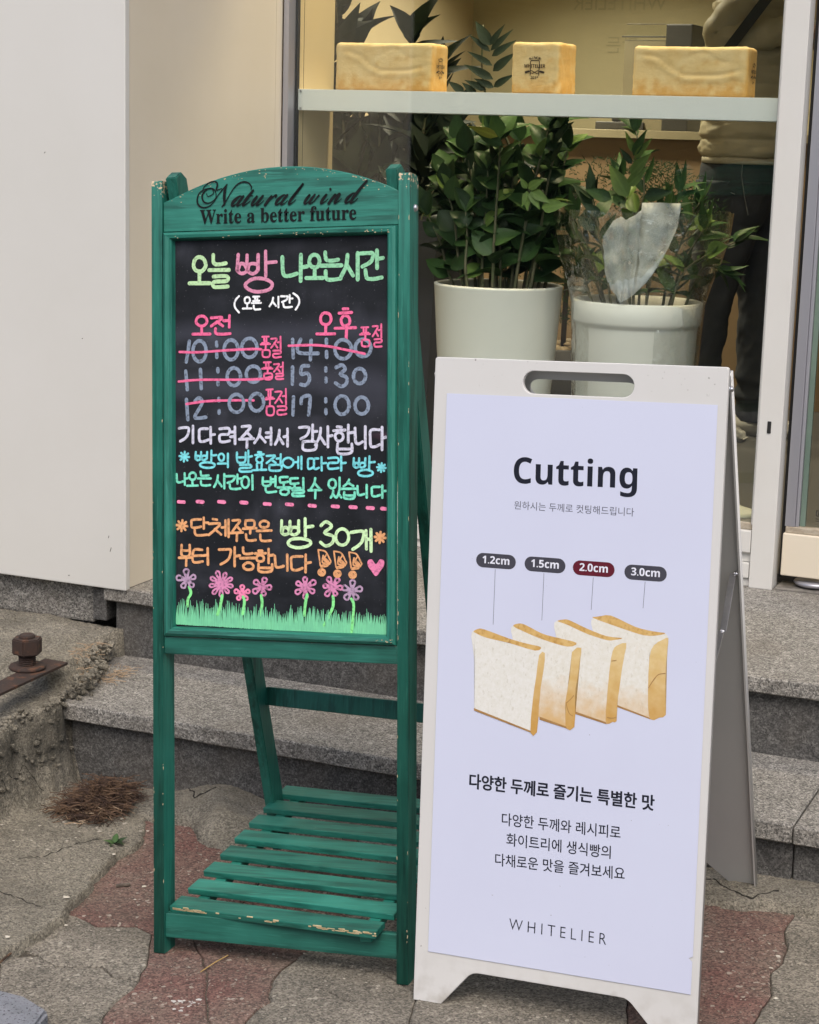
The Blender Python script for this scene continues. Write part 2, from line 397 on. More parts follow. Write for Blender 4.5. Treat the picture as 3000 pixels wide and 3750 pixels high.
def zconc(x, y):
    base = gz(x)-.03
    d = sdist(APR, x, y) + fbm(x, y, 1, 16)*.012
    thick = .020*(1-.75*sm(3.2, 3.42, y)) + .012*sm(-2.05, -2.3, x)
    h = base + (thick+.03)*sm(-.003, .006, d)
    # litter hollow and rise to the retaining wall
    e = -2.385 + fbm(y*1.0, 2.2, 0, 6)*.03 + .05*max(0, 3.3-y) - .10*sm(3.62, 3.95, y)
    f = (x-e) + fbm(x, y, 5, 20)*.012
    wt = sm(.055, .0, f)                              # skirt
    top = .196 + .05*sm(3.60, 3.68, y)*sm(-2.43, -2.47, x) + fbm(x, y, 2, 9)*.010 + .012*sm(-2.45, -2.6, x)
    k = sm(.010, -.004, f)
    h = max(h, gz(x) + .03 + .10*wt**2.2 - .02*sm(3.3, 3.5, y)*(1-wt)) if f < .055 and d > 0 else h
    h = h*(1-k) + top*k if f < .010 else h
    rg = 1 - abs(fbm(x, y, 4, 24))*2
    return h + fbm(x, y, 7, 45)*.0035 + fbm(x, y, 3, 130)*.0016 + (rg*.007*sm(.05, 0, abs(f)) if f < .06 else 0)
NX, NY = 250, 240
xs = [-3.9+(2.3-.0)*0]*0
xs = [-3.9 + 1.1*i/30 for i in range(30)] + [-2.8 + .95*i/(NX-31) for i in range(NX-30)]
ys = [2.2 + (3.99-2.2)*j/(NY-1) for j in range(NY)]
vs = [(x, y, zconc(x, y)) for y in ys for x in xs]
fs = [(j*NX+i, j*NX+i+1, (j+1)*NX+i+1, (j+1)*NX+i) for j in range(NY-1) for i in range(NX-1)
      if not (xs[i] > -2.33 and ys[j] > 3.60)]
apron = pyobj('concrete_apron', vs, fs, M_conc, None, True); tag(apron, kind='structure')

random.seed(77)
bm = bmesh.new()
for i in range(520):
    y = random.uniform(3.12, 3.93); e = -2.385 + fbm(y*1.0, 2.2, 0, 6)*.03 + .05*max(0, 3.3-y) - .10*sm(3.62, 3.95, y)
    up = random.random(); x = e + random.uniform(-.012, .004) + .020*(1-up)**2; z = .06+.15*up if y < 3.58 else random.uniform(.19, .235)
    if random.random() < .35: x = e - random.uniform(0, .03); z = zconc(x-.01, y)
    r = random.uniform(.003, .009)*(1.4 if random.random() < .1 else 1)
    g_ = bmesh.ops.create_icosphere(bm, subdivisions=1, radius=r)
    for v in g_['verts']: v.co *= random.uniform(.65, 1.25)
    bmesh.ops.transform(bm, matrix=Matrix.Translation((x, y, z)) @ Matrix.Rotation(random.uniform(0, 6), 4, 'Z') @ Matrix.Diagonal((.8, 1.3, .8, 1)), verts=g_['verts'])
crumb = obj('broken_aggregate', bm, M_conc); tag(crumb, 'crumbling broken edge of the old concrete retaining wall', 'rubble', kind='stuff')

def zmort(x, y):
    edge = 3.47 + fbm(x, 0, 0, 5)*.05 + .05*sm(-1.6, -1.85, x)*0 - .13*math.exp(-((x+1.86)/.09)**2) - .02*sm(-1.1, -.7, x)
    if -1.80 < x: edge += .06*sm(-1.80, -1.6, x)*sm(-1.0, -1.2, x)
    d = y-edge + fbm(x, y, 1, 20)*.012
    h = gz(x) - .02 + .034*sm(-.002, .007, d) + .012*sm(0, .1, d) + (.035*math.exp(-((x+1.97)/.10)**2))*sm(-.02, .12, d)
    return h + fbm(x, y, 7, 45)*.0025 + fbm(x, y, 3, 130)*.001
NX, NY = 260, 44
xs = [-2.2+2.6*i/(NX-1) for i in range(NX)]; ys = [3.26+.335*j/(NY-1) for j in range(NY)]
vs = [(x, y, zmort(x, y)) for y in ys for x in xs]
fs = [(j*NX+i, j*NX+i+1, (j+1)*NX+i+1, (j+1)*NX+i) for j in range(NY-1) for i in range(NX-1)]
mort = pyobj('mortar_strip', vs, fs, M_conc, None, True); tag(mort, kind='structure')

M_crack = pm('crack_dark', (.03, .027, .022), None, 30, .95)
def crack(parent, px, zf, r=.0013):
    P = []
    for x, y in px:
        q = at_ground(x, y); P.append((q.x, q.y))
    Q = []
    for a, b in zip(P, P[1:]):
        for k in range(8):
            t = k/8; x, y = a[0]+(b[0]-a[0])*t, a[1]+(b[1]-a[1])*t; x += fbm(x, y, 2, 40)*.006; y += fbm(x, y, 8, 40)*.006; Q.append(Vector((x, y, zf(x, y)+.0002)))
    bm = bmesh.new(); add_tube(bm, Q, [r*(.5+abs(fbm(q.x, q.y, 1, 50))*1.6) for q in Q], 4); return obj('crack', bm, M_crack, parent)
for cpx in ([(-40, 3300), (60, 3322), (130, 3350), (160, 3362)], [(0, 3040), (90, 2990), (170, 2960)], [(380, 3095), (300, 3120), (150, 3180), (60, 3190)]): crack(apron, cpx, zconc)
for cpx in ([(645, 2925), (690, 2950), (720, 2990), (800, 2978)], [(2610, 3262), (2690, 3300), (2750, 3320), (2790, 3305), (2860, 3300)], [(2460, 3240), (2540, 3262), (2610, 3262)], [(1250, 3070), (1330, 3100)]): crack(mort, cpx, zmort, .0022)

# ------------------------------------------------------------------ granite steps
steps = empty('steps', kind='structure')
def slab(name, x0, x1, y0, y1, z0, z1, mat, bev=.003, rough=.0012):
    bm = bmesh.new(); add_box(bm, x0, x1, y0, y1, z0, z1, 0)
    es = [e for e in bm.edges if abs(e.verts[0].co.x-e.verts[1].co.x) > .1]
    bmesh.ops.subdivide_edges(bm, edges=es, cuts=max(1, min(24, int((x1-x0)/.06))), use_grid_fill=True)
    bmesh.ops.bevel(bm, geom=[e for e in bm.edges if e.calc_face_angle(0) > .5], offset=bev, segments=1, affect='EDGES')
    for v in bm.verts: v.co += Vector((0, fbm(v.co.x, v.co.z, 1, 30)*rough, fbm(v.co.x, v.co.y, 2, 30)*rough))
    return obj(name, bm, mat, steps)
slab('tread_slab', -2.56, -.694, 3.562, 4.00, .148, .187, M_gran)
slab('tread_slab', -.691, .9, 3.562, 4.00, .148, .186, M_gran)
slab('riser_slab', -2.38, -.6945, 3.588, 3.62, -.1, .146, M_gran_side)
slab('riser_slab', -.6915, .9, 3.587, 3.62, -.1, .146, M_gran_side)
slab('landing_slab', -2.525, -.30, 3.952, 4.93, .330, .366, M_gran)
slab('landing_slab', -.297, 1.2, 3.952, 4.93, .330, .366, M_gran)
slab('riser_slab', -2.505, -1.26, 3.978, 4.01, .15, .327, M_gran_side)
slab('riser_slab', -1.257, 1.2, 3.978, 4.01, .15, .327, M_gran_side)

# ------------------------------------------------------------------ shop building
shop = empty('shop_building', 'cream and white bakery shop front with large display window', 'building', (-1.8, 4.8, .366))
OFF = Vector((1.8, -4.8, -.366))
def B(name, x0, x1, y0, y1, z0, z1, mat, parent=None, bev=.0015):
    o = box(name, x0, x1, y0, y1, z0, z1, mat, parent or shop, bev)
    if parent is None: o.location = OFF
    return o
def sub(o): return o
B('front_panel', -6, -2.4545, 3.945, 3.965, .363, 3.4, M_white, bev=.003)
B('return_panel', -2.480, -2.456, 3.967, 4.712, .3675, 3.4, M_cream, bev=.001)
B('return_panel', -2.480, -2.4575, 4.716, 4.752, .3675, 3.4, M_cream, bev=.001)
B('wall_core', -6, -2.482, 3.967, 4.92, .37, 3.4, M_cream, bev=0)
B('foundation_stone', -4.2, -2.574, 3.985, 4.3, .258, .356, pm('granite_block', (.30, .285, .26), (.2, .19, .17), 30, .85, 1, 90, .006, coord='World', extra=granite_extra), bev=.006)
B('foundation_stone', -2.570, -2.530, 3.975, 4.3, .270, .352, M_gran_side, bev=.003)
B('fascia', -6, 1.5, 4.70, 4.90, 2.62, 3.4, M_cream)
for px, py, l_, a_ in ((397, 1970, .006, 1.3), (403, 2020, .011, 1.25), (250, 2107, .004, .2), (1062-900, 560, .004, .8), (300, 1240, .003, .4)):
    q = at_y(px, py, 3.9445); bm = bmesh.new(); add_tube(bm, [(q.x, 3.9446, q.z), (q.x+l_*math.cos(a_), 3.9446, q.z+l_*math.sin(a_))], .0008, 4)
    sc_o = obj('scuff', bm, pm('scuff_dark', (.08, .07, .06), None, 30, .8), shop); sc_o.location = OFF
# display window: frame, sill boards, panes
win = B('window_frame', -2.4555, -2.4395, 4.755, 4.797, .366, 2.62, M_silv, bev=.0008)
def W(name, x0, x1, y0, y1, z0, z1, mat, bev=.001):
    o = box(name, x0, x1, y0, y1, z0, z1, mat, win, bev); return o
W('gasket', -2.4395, -2.434, 4.797, 4.812, .52, 2.62, M_blackg, .0)
W('mullion', -1.0865, -1.0255, 4.77, 4.83, .366, 2.62, M_mull, .002)
W('window_rail', -2.43, -1.086, 4.776, 4.84, 2.55, 2.62, M_mull)
W('window_sill', -2.452, -1.088, 4.772, 4.86, .457, .515, M_mull, .003)
W('sill_putty', -2.452, -1.088, 4.784, 4.84, .515, .534, M_putty, .004)
W('sill_board', -2.452, -1.089, 4.785, 4.86, .431, .456, M_mull, .001)
W('sill_board', -2.452, -1.0885, 4.774, 4.86, .389, .430, M_mull, .003)
W('sill_board', -2.452, -1.089, 4.782, 4.86, .3665, .388, M_mull, .002)
W('keyhole', -1.064, -1.054, 4.7675, 4.772, .773, .804, M_blackg, .002)
for yy in (0, .008, .016): W('glazing_bead', -1.0925-yy*.3, -1.0865, 4.783+yy, 4.789+yy, .53, 2.55, M_silv if yy == .008 else M_mull, .001)
def glass_mat(name, tint, fac_mul=1.0, rough=0.0):
    mt = bpy.data.materials.new(name); mt.use_nodes = True; t = mt.node_tree; t.nodes.clear()
    out = nd(t, 'ShaderNodeOutputMaterial'); tr = nd(t, 'ShaderNodeBsdfTransparent'); tr.inputs[0].default_value = (*tint, 1)
    gl = nd(t, 'ShaderNodeBsdfGlossy'); gl.inputs['Roughness'].default_value = rough; gl.inputs[0].default_value = (1, 1, 1, 1)
    lw = nd(t, 'ShaderNodeLayerWeight'); lw.inputs[0].default_value = .5
    f = mth(t, 'MULTIPLY', mth(t, 'MULTIPLY_ADD', mth(t, 'POWER', lw.outputs['Facing'], 5.0), .9, .062), fac_mul)
    mx = nd(t, 'ShaderNodeMixShader'); t.links.new(f, mx.inputs[0]); t.links.new(tr.outputs[0], mx.inputs[1]); t.links.new(gl.outputs[0], mx.inputs[2])
    t.links.new(mx.outputs[0], out.inputs[0]); return mt
M_glass = glass_mat('window_glass', (.93, .95, .93), 1.0)
def pane(x0, x1, z0, z1, y, parent):
    o = pyobj('glass_pane', [(x0, y, z0), (x1, y, z0), (x1, y, z1), (x0, y, z1), (x0, y+.006, z0), (x1, y+.006, z0), (x1, y+.006, z1), (x0, y+.006, z1)],
              [(0, 1, 2, 3), (5, 4, 7, 6), (1, 5, 6, 2), (4, 0, 3, 7), (3, 2, 6, 7), (4, 5, 1, 0)], M_glass, parent); return o
pane(-2.438, -1.087, .53, 2.56, 4.790, win)
# door at the right: stile, rail, glass
door = B('door', -1.012, .10, 4.80, 4.845, .402, .513, M_cream, bev=.003)
def D(name, x0, x1, y0, y1, z0, z1, mat, bev=.001): return box(name, x0, x1, y0, y1, z0, z1, mat, door, bev)
D('door_gasket', -1.0235, -1.013, 4.835, 4.85, .39, 2.5, M_blackg, .0)
D('door_stile', -1.011, -.985, 4.81, 4.845, .53, 2.5, M_silv, .002)
D('door_stile', -.9845, -.976, 4.815, 4.845, .53, 2.5, pm('aluminium_light', (.5, .5, .55), (.42, .42, .46), 4, .3, metal=.5, coord='World', stretch=(1, 1, .1)), .002)
D('door_putty', -1.008, .10, 4.808, 4.84, .513, .530, M_putty, .003)
D('glass_edge', -.9755, -.962, 4.826, 4.838, .53, 2.5, pm('green_glass_edge', (.16, .22, .18), (.12, .17, .14), 5, .2, coord='World'), .001)
pane(-.962, .06, .53, 2.5, 4.829, door)
D('door_stile', .06, .10, 4.81, 4.845, .53, 2.5, M_silv, .002)
M_sticker = pm('sticker_dark', (.03, .03, .035), None, 5, .5)
for k, (a, b_, c, d) in enumerate(((-.934, -.90, .5605, .5625), (-.936, -.90, .574, .576), (-.936, -.934, .5605, .576), (-.93, -.916, .564, .572), (-.936, -.90, .553, .5545), (-.936, -.90, .5475, .549))):
    D('sticker_mark', a, b_, 4.8275, 4.8285, c, d, M_sticker, 0)
B('door_track', -1.02, .12, 4.78, 4.92, .3665, .3720, pm('worn_track', (.12, .11, .10), (.3, .28, .25), 30, .6, .3, 80, metal=.3, coord='World'), bev=.001)
bm = lathe([(0, 0), (.05, 0), (.055, .006), (.05, .012), (0, .012)], 24, -.93, 4.845, .377); door_w = obj('door_roller', bm, M_silv, shop, True); door_w.location = OFF
B('wall_right', .12, 6, 4.75, 4.92, -.1, 3.4, M_cream, bev=0)
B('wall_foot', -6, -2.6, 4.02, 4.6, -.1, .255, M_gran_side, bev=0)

# interior
M_in = pm('interior_wall', (.52, .43, .27), (.49, .40, .25), 2, .8, coord='World')
M_in2 = pm('interior_back_wall', (.42, .38, .24), (.37, .33, .21), 1.2, .8, coord='World')
M_floor = pm('interior_floor', (.085, .08, .07), (.065, .062, .055), 2, .35, coord='World')
room = empty('shop_interior', kind='structure')
def I(name, *a, mat=M_in, bev=0): return box(name, *a, mat, room, bev)
I('floor', -6, 3, 4.87, 10.2, .34, .388, mat=M_floor)
I('window_jamb', -2.70, -2.434, 4.814, 5.03, .366, 3.0, mat=pm('jamb_paint', (.62, .50, .30), (.58, .47, .28), 2, .6, coord='World'), bev=.001)
I('jamb_joint', -2.4345, -2.4335, 4.836, 4.838, .55, 2.9, mat=M_blackg)
I('side_wall', -4.1, -4.0, 4.92, 10, .38, 3.0)
I('side_wall', 2.9, 3.0, 4.92, 10, .38, 3.0)
I('back_wall', -4.1, 3, 10, 10.1, .38, 3.0, mat=M_in2)
I('ceiling', -4.1, 3, 4.93, 10.1, 3.0, 3.05, mat=pm('ceiling_white', (.6, .57, .5), None, 2, .8, coord='World'))
I('front_wall_inside', -4.1, -2.70, 4.93, 5.0, .38, 3.0)
# ------------------------------------------------------------------ green easel chalkboard
gO = at_z(572, 3490, 0)
GB = Board(gO, (.9934, .0901, .0714), (-.0859, .128, .988), 'chalkboard_easel', 'green painted wooden easel with a chalkboard of bright handwriting and a slatted bottom shelf', 'chalkboard sign')
E_ = GB.root
def wood(name, axis, seed=0.0, chips=(), dark=1.0):
    st = [38, 38, 38]; st[axis] = 2.2
    def ex(t, src, v, col):
        gr = noi(t, src, 1.0, 8, [s*2.0 for s in st])
        col = mixin(t, rng(t, gr, .48, .62, 0, .75), col, (.005*dark, .062*dark, .046*dark))
        g2 = noi(t, src, 1.0, 6, [s*7.0 for s in st]); col = mixin(t, rng(t, g2, .56, .70, 0, .6), col, (.045*dark, .26*dark, .20*dark))
        bl = noi(t, src, 9+seed, 4)
        col = mixin(t, rng(t, bl, .48, .68, 0, .5), col, (.028*dark, .215*dark, .165*dark))
        # small chips anywhere, pale bare wood
        ch = noi(t, src, 75+seed, 3)
        col = mixin(t, rng(t, ch, .80, .81), col, (.5, .42, .25))
        sep = nd(t, 'ShaderNodeSeparateXYZ'); t.links.new(src, sep.inputs[0])
        for ax, lo, hi, th in chips:           # worn region: axis value lo..hi ramps the chipping threshold
            z = rng(t, sep.outputs[ax], lo, hi, 0, 1)
            z = nd_clamp(t, z)
            k = mth(t, 'ADD', noi(t, src, 160, 5), mth(t, 'MULTIPLY', z, th))
            col = mixin(t, rng(t, k, .80, .84), col, (.60, .46, .30))
        return col
    return pm(name, (.012*dark, .135*dark, .100*dark), (.020*dark, .18*dark, .135*dark), 5+seed, .48, .35, 1.5, .0012, stretch=tuple(s*.6 for s in st), extra=ex)
def nd_clamp(t, v):
    n = nd(t, 'ShaderNodeClamp'); t.links.new(v, n.inputs[0]); return n.outputs[0]
W_post = wood('green_post_wood', 2, .3, chips=((2, 1.36, 1.42, .36),))
W_rail = wood('green_rail_wood', 0, 1.1)
W_arch = wood('green_arch_wood', 0, 2.3, dark=1.12)
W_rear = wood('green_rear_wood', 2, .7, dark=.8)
W_mold = wood('green_molding_wood', 2, 1.7, dark=1.05)
W_moldh = wood('green_molding_wood_h', 0, 1.9)
def post(x0, x1, top, name='front_post'):
    o = rounded([(.0, 0), (.046, 0), (.046, top), (.0, top)], [0, 0, .018, .004])
    M = Matrix.Rotation(math.pi/2, 4, 'Z')
    c = plate(name, [o], -.5, .5, W_post, None, 0)
    me = c.data
    for v in me.vertices:       # plate lies in XZ with thickness in Y -> turn so profile runs in Y
        x, y, z = v.co; v.co = (x0 + (x1-x0)*(y+.5), x, z)
    me.update(); c.parent = E_
    bm = bmesh.new(); bm.from_mesh(me); bmesh.ops.recalc_face_normals(bm, faces=bm.faces)
    bmesh.ops.bevel(bm, geom=[e for e in bm.edges if e.is_manifold and e.calc_face_angle(0) > .6], offset=.0015, segments=2, affect='EDGES')
    bm.to_mesh(me); bm.free(); return c
post(-.0045, .0165, 1.417); post(.4695, .4905, 1.4265).data.transform(Matrix.Translation((0, 0, -.013)))
# arched head board
arc = [(.0175, 1.3245)] + [(.4685, 1.3245), (.4685, 1.383)] + [(.4685-.451*t, 1.380 + .0535*(1-((t-.48)/.5)**2)) for t in [i/24 for i in range(1, 24)]] + [(.0175, 1.378)]
plate('head_board', [arc], .004, .022, W_arch, E_, .0012)
# mouldings (mitred, raised)
def molding(name, pts, mat):
    """pts: outer a,b inner c,d in (x,z)"""
    a, b, c, d = pts; bm = bmesh.new()
    prof = [(0, .004), (.12, -.003), (.35, -.006), (.7, -.005), (.88, .0), (1, .0125)]
    R1, R2 = [], []
    for t, y in prof:
        R1.append(bm.verts.new((a[0]+(d[0]-a[0])*t, y, a[1]+(d[1]-a[1])*t))); R2.append(bm.verts.new((b[0]+(c[0]-b[0])*t, y, b[1]+(c[1]-b[1])*t)))
    for i in range(len(prof)-1): bm.faces.new((R1[i], R2[i], R2[i+1], R1[i+1]))
    bmesh.ops.recalc_face_normals(bm, faces=bm.faces)
    o = obj(name, bm, mat, E_, False); return o
ox0, ox1, oz0, oz1 = .0175, .4675, .588, .1
oz1 = 1.3235; ix0, ix1, iz0, iz1 = .038, .4465, .607, 1.308
molding('moulding', ((ox0, oz1), (ox1, oz1), (ix1, iz1), (ix0, iz1)), W_moldh)
molding('moulding', ((ox0, oz0), (ox1, oz0), (ix1, iz0), (ix0, iz0)), W_moldh)
molding('moulding', ((ox0, oz0), (ox0, oz1), (ix0, iz1), (ix0, iz0)), W_mold)
molding('moulding', ((ox1, oz0), (ox1, oz1), (ix1, iz1), (ix1, iz0)), W_mold)
W_rail_shade = wood('green_rail_wood_shaded', 0, 1.4, dark=.72)  # same rail wood, darkened to paint in the shading on both rails
box('middle_rail', .0170, .4690, .003, .024, .5555, .5875, W_rail_shade, E_, .002)
box('bottom_rail', .0170, .4690, .004, .022, .030, .0755, W_rail_shade, E_, .002)
# chalkboard with smudges
def chalk_extra(t, src, v, col):
    a = noi(t, src, 7, 6, (1, 1, 2.2)); b = noi(t, src, 22, 5, (1, 1, .35)); c = noi(t, src, 300, 2)
    f = mth(t, 'MULTIPLY', rng(t, a, .46, .75), rng(t, b, .35, .75))
    col = mixin(t, mth(t, 'MULTIPLY', f, .5), col, (.11, .115, .15))
    sep = nd(t, 'ShaderNodeSeparateXYZ'); t.links.new(src, sep.inputs[0])
    # wiped band behind the times (z .93 - 1.16) and arcs of the duster
    zb = mth(t, 'MULTIPLY', nd_clamp(t, rng(t, sep.outputs[2], .955, .985)), nd_clamp(t, rng(t, sep.outputs[2], 1.18, 1.14)))
    wv = nd(t, 'ShaderNodeTexWave', wave_type='RINGS'); wv.inputs['Scale'].default_value = 3.2; wv.inputs['Distortion'].default_value = 5; wv.inputs['Detail'].default_value = 3
    mp = nd(t, 'ShaderNodeMapping'); mp.inputs['Location'].default_value = (-.1, 0, -.9); t.links.new(src, mp.inputs[0]); t.links.new(mp.outputs[0], wv.inputs[0])
    col = mixin(t, mth(t, 'MULTIPLY', zb, rng(t, wv.outputs[1], .2, 1, .05, .26)), col, (.12, .125, .17))
    zp = mth(t, 'MULTIPLY', nd_clamp(t, rng(t, sep.outputs[2], .93, .945)), nd_clamp(t, rng(t, sep.outputs[2], .965, .95)))
    xp = nd_clamp(t, rng(t, sep.outputs[0], .40, .44))
    col = mixin(t, mth(t, 'MULTIPLY', mth(t, 'MULTIPLY', zp, xp), rng(t, a, .4, .6, 0, .6)), col, (.30, .10, .2))
    col = mixin(t, rng(t, c, .70, .76, 0, .35), col, (.3, .3, .33))
    return col
M_chalk = pm('chalkboard_black', (.008, .0095, .0125), (.012, .014, .018), 12, .6, .08, 250, .0004, extra=chalk_extra, spec=.2)
CY = .0105
board = box('chalkboard', .030, .455, CY, .018, .595, 1.316, M_chalk, E_, 0)

def marker(name, col, streak=.45):
    def ex(t, src, v, c):
        return mixin(t, rng(t, noi(t, src, 190, 5), .50, .68, 0, min(1, streak*1.5)), c, tuple(k*.35 for k in col))
    return pm(name, col, tuple(min(1, k*1.18) for k in col), 60, .65, extra=ex)
C = dict(lime=(.44, .66, .36), green=(.25, .57, .34), rose=(.62, .24, .37), white=(.82, .84, .88), hot=(.78, .13, .29), steel=(.20, .25, .34),
         lilac=(.56, .56, .68), cyan=(.17, .62, .68), mint=(.18, .68, .50), dash=(.80, .22, .40), orange=(.70, .34, .15), pale=(.55, .78, .44),
         flower=(.60, .22, .40), flower2=(.42, .28, .42), stem=(.22, .72, .25), grass=(.17, .62, .33), heart=(.74, .20, .38))
def grass_marker():
    def ex(t, src, v, c):
        n1 = noi(t, src, 1.0, 5, (520, 1, 26)); sep = nd(t, 'ShaderNodeSeparateXYZ'); t.links.new(src, sep.inputs[0])
        return mixin(t, mth(t, 'MULTIPLY', rng(t, n1, .42, .66), rng(t, sep.outputs[2], .62, .67, .25, .95)), c, (.03, .12, .075))
    return pm('marker_grass', (.20, .66, .36), (.17, .58, .33), 60, .65, extra=ex)
MK = {k: marker('marker_'+k, v, .75 if k in ('steel', 'flower2', 'flower') else .4) for k, v in C.items()}
MK['grass'] = grass_marker()
PXM = .000527
layer = [0]
class Pen:
    def __init__(s, name, col, wpx, ox=0, oy=0, sc=1.0):
        s.bm = bmesh.new(); s.name = name; s.mat = MK[col]; s.w = wpx*PXM*.93; s.o = (ox, oy, sc)
    def L(s, pts, smooth=True, closed=False, w=None):
        ox, oy, sc = s.o
        P = [GB.loc(ox+p[0]*sc, oy+p[1]*sc, CY) for p in pts]; Q = [(p.x, p.z) for p in P]
        Q = [(min(max(x, .0385), .4462), min(max(z, .608), 1.307)) for x, z in Q]
        if smooth and len(Q) > 2: Q = catmull(Q, 5, closed)
        layer[0] = (layer[0]+1) % 60
        ribbon(s.bm, Q, w*PXM if w else s.w, CY-.0003-layer[0]*.000018, closed)
    def done(s):
        o = obj(s.name, s.bm, s.mat, board); return o

def circ(x0, y0, x1, y1, n=12, ph=-1.4):
    return [((x0+x1)/2+(x1-x0)/2*math.cos(ph+k*2*math.pi/n), (y0+y1)/2+(y1-y0)/2*math.sin(ph+k*2*math.pi/n)) for k in range(n)]
# consonants: list of (points, closed) in the unit square, y down
O_ = [(circ(.05, .03, .95, .97), True)]
def two(s):  return [([(x*.46, y) for x, y in p], c) for p, c in s] + [([(x*.46+.54, y) for x, y in p], c) for p, c in s]
JG = [([(0, .06), (.55, .02), (.93, .06), (.86, .5), (.6, .78), (.15, 1)], False)]
JN = [([(.06, 0), (.08, .55), (.2, .84), (.55, .88), (1, .78)], False)]
JD = [([(.95, .03), (.1, .07), (.04, .5), (.1, .92), (.5, .97), (1, .85)], False)]
JR = [([(.05, .04), (.9, .02), (.9, .42), (.1, .48), (.06, .9), (.4, .98), (1, .9)], False)]
JM = [([(.05, .04), (.08, .95), (.92, .95), (.95, .05), (.05, .05)], False)]
JB = [([(.06, 0), (.1, .95), (.9, .92), (.95, 0)], False), ([(.1, .5), (.9, .5)], False)]
JS = [([(.55, 0), (.42, .5), (.02, 1)], False), ([(.42, .42), (1, .95)], False)]
JJ = [([(.04, .06), (.92, .04), (.55, .5), (.02, .98)], False), ([(.5, .5), (1, .95)], False)]
JC = [([(.35, -.12), (.68, -.08)], False)] + [([(x, .15+y*.85) for x, y in p], c) for p, c in JJ]
JT = [([(.95, .03), (.1, .05), (.05, .92), (1, .9)], False), ([(.08, .47), (.9, .45)], False)]
JP = [([(0, .05), (1, .02)], False), ([(.3, .05), (.33, .95)], False), ([(.68, .05), (.66, .95)], False), ([(0, .98), (1, .93)], False)]
JH = [([(.35, -.02), (.68, .0)], False), ([(.05, .24), (.98, .2)], False), (circ(.18, .38, .84, 1.0), True)]
JBB = [([(.04, 0), (.02, .85), (.14, .5), (.34, .55), (.42, .85), (.2, 1), (.03, .85)], False), ([(.45, .02), (.44, .85), (.56, .5), (.84, .5), (.9, .8), (.68, 1), (.46, .86)], False), ([(.92, .0), (.9, .8)], False)]
INIT = [JG, two(JG), JN, JD, two(JD), JR, JM, JB, JBB, JS, two(JS), O_, JJ, two(JJ), JC, JG, JT, JP, JH]
FIN = {0: None, 4: JN, 8: JR, 16: JM, 17: JB, 20: two(JS), 21: O_}
def V1(*p): return [(list(q), False) for q in p]
# vertical vowels in a narrow box, horizontal in a low box
VV = {0: V1(((.3, 0), (.3, 1)), ((.3, .48), (1, .44))), 1: V1(((.15, .05), (.15, .9)), ((.15, .45), (.7, .45)), ((.75, 0), (.75, 1))), 4: V1(((.75, 0), (.75, 1)), ((.0, .45), (.75, .42))),
      5: V1(((.45, .05), (.45, .92)), ((0, .45), (.45, .45)), ((.9, 0), (.9, 1))), 6: V1(((.75, 0), (.75, 1)), ((0, .3), (.75, .3)), ((0, .58), (.75, .56))), 20: V1(((.5, 0), (.52, 1)))}
HV = {8: V1(((.5, 0), (.5, .9)), ((0, .93), (1, .9))), 12: V1(((.32, .1), (.34, .9)), ((.66, .1), (.64, .9)), ((0, .95), (1, .9))), 13: V1(((0, .12), (1, .05)), ((.55, .1), (.53, 1.1))), 18: V1(((0, .5), (1, .45)))}
def syl(pen, ch, x0, y0, x1, y1, slant=0):
    k = ord(ch)-0xAC00; l, v, f = k//588, (k % 588)//28, k % 28
    fin = FIN[f]; H = .60 if fin else 1.0
    def put(sh, a, b, c, d):
        for p, cl in sh:
            q = []
            for px, py in p:
                ux = a+(c-a)*px; uy = b+(d-b)*py
                q.append((x0+(x1-x0)*ux + random.uniform(-.012, .012)*(x1-x0), y0+(y1-y0)*uy + slant*(ux-.5)*(x1-x0) + random.uniform(-.01, .01)*(y1-y0)))
            pen.L(q, True, cl)
    if v in VV:
        put(INIT[l], 0, .08, .60, H*.9 if not fin else H*.92); put(VV[v], .64, 0, 1, H*1.0)
    elif v in HV:
        put(INIT[l], .16, 0, .84, H*.56); put(HV[v], 0, H*.60, 1, H*1.0)
    else:                                  # 11 ㅚ, 19 ㅢ
        put(INIT[l], .05, .0, .6, H*.55); put(HV[8 if v == 11 else 18], 0, H*.55, .72, H*.95); put(VV[20], .72, 0, 1.1, H)
    if fin: put(fin, .18, H+.06, .95, 1.0)
def star(pen, x, y, r):
    for k in range(4):
        a = k*math.pi/4+.1; pen.L([(x-r*math.cos(a), y-r*math.sin(a)), (x+r*math.cos(a), y+r*math.sin(a))], False)

A = (500, 550, .6377); Bz = (600, 1200, .5217); Cz = (600, 1750, .5217)
def line(name, col, w, org, items):
    for it in items:
        p = Pen('chalk_star' if it[0] == '*' else 'chalk_letter', col, w, *org)
        if it[0] == '*': star(p, *it[1:])
        else: syl(p, *it)
        p.done()
line('chalk_writing', 'lime', 14.5, A, [('오', 305, 612, 420, 768), ('늘', 418, 600, 532, 788)])
line('chalk_writing', 'rose', 13, A, [('빵', 578, 580, 800, 815)])
line('chalk_writing', 'green', 14.5, A, [('나', 832, 600, 982, 752), ('오', 975, 598, 1072, 738), ('는', 1060, 585, 1180, 750), ('시', 1175, 590, 1292, 742), ('간', 1288, 575, 1415, 745)])
p = Pen('chalk_bracket', 'white', 7.5, *A)
p.L([(590, 838), (568, 865), (566, 900), (590, 932)]); p.done(); p = Pen('chalk_bracket', 'white', 7.5, *A); p.L([(902, 822), (930, 845), (935, 880), (915, 915)])
p.done(); line('', 'white', 7.5, A, (('오', 612, 842, 662, 912), ('픈', 663, 840, 715, 918), ('시', 765, 842, 828, 902), ('간', 830, 832, 898, 905)))
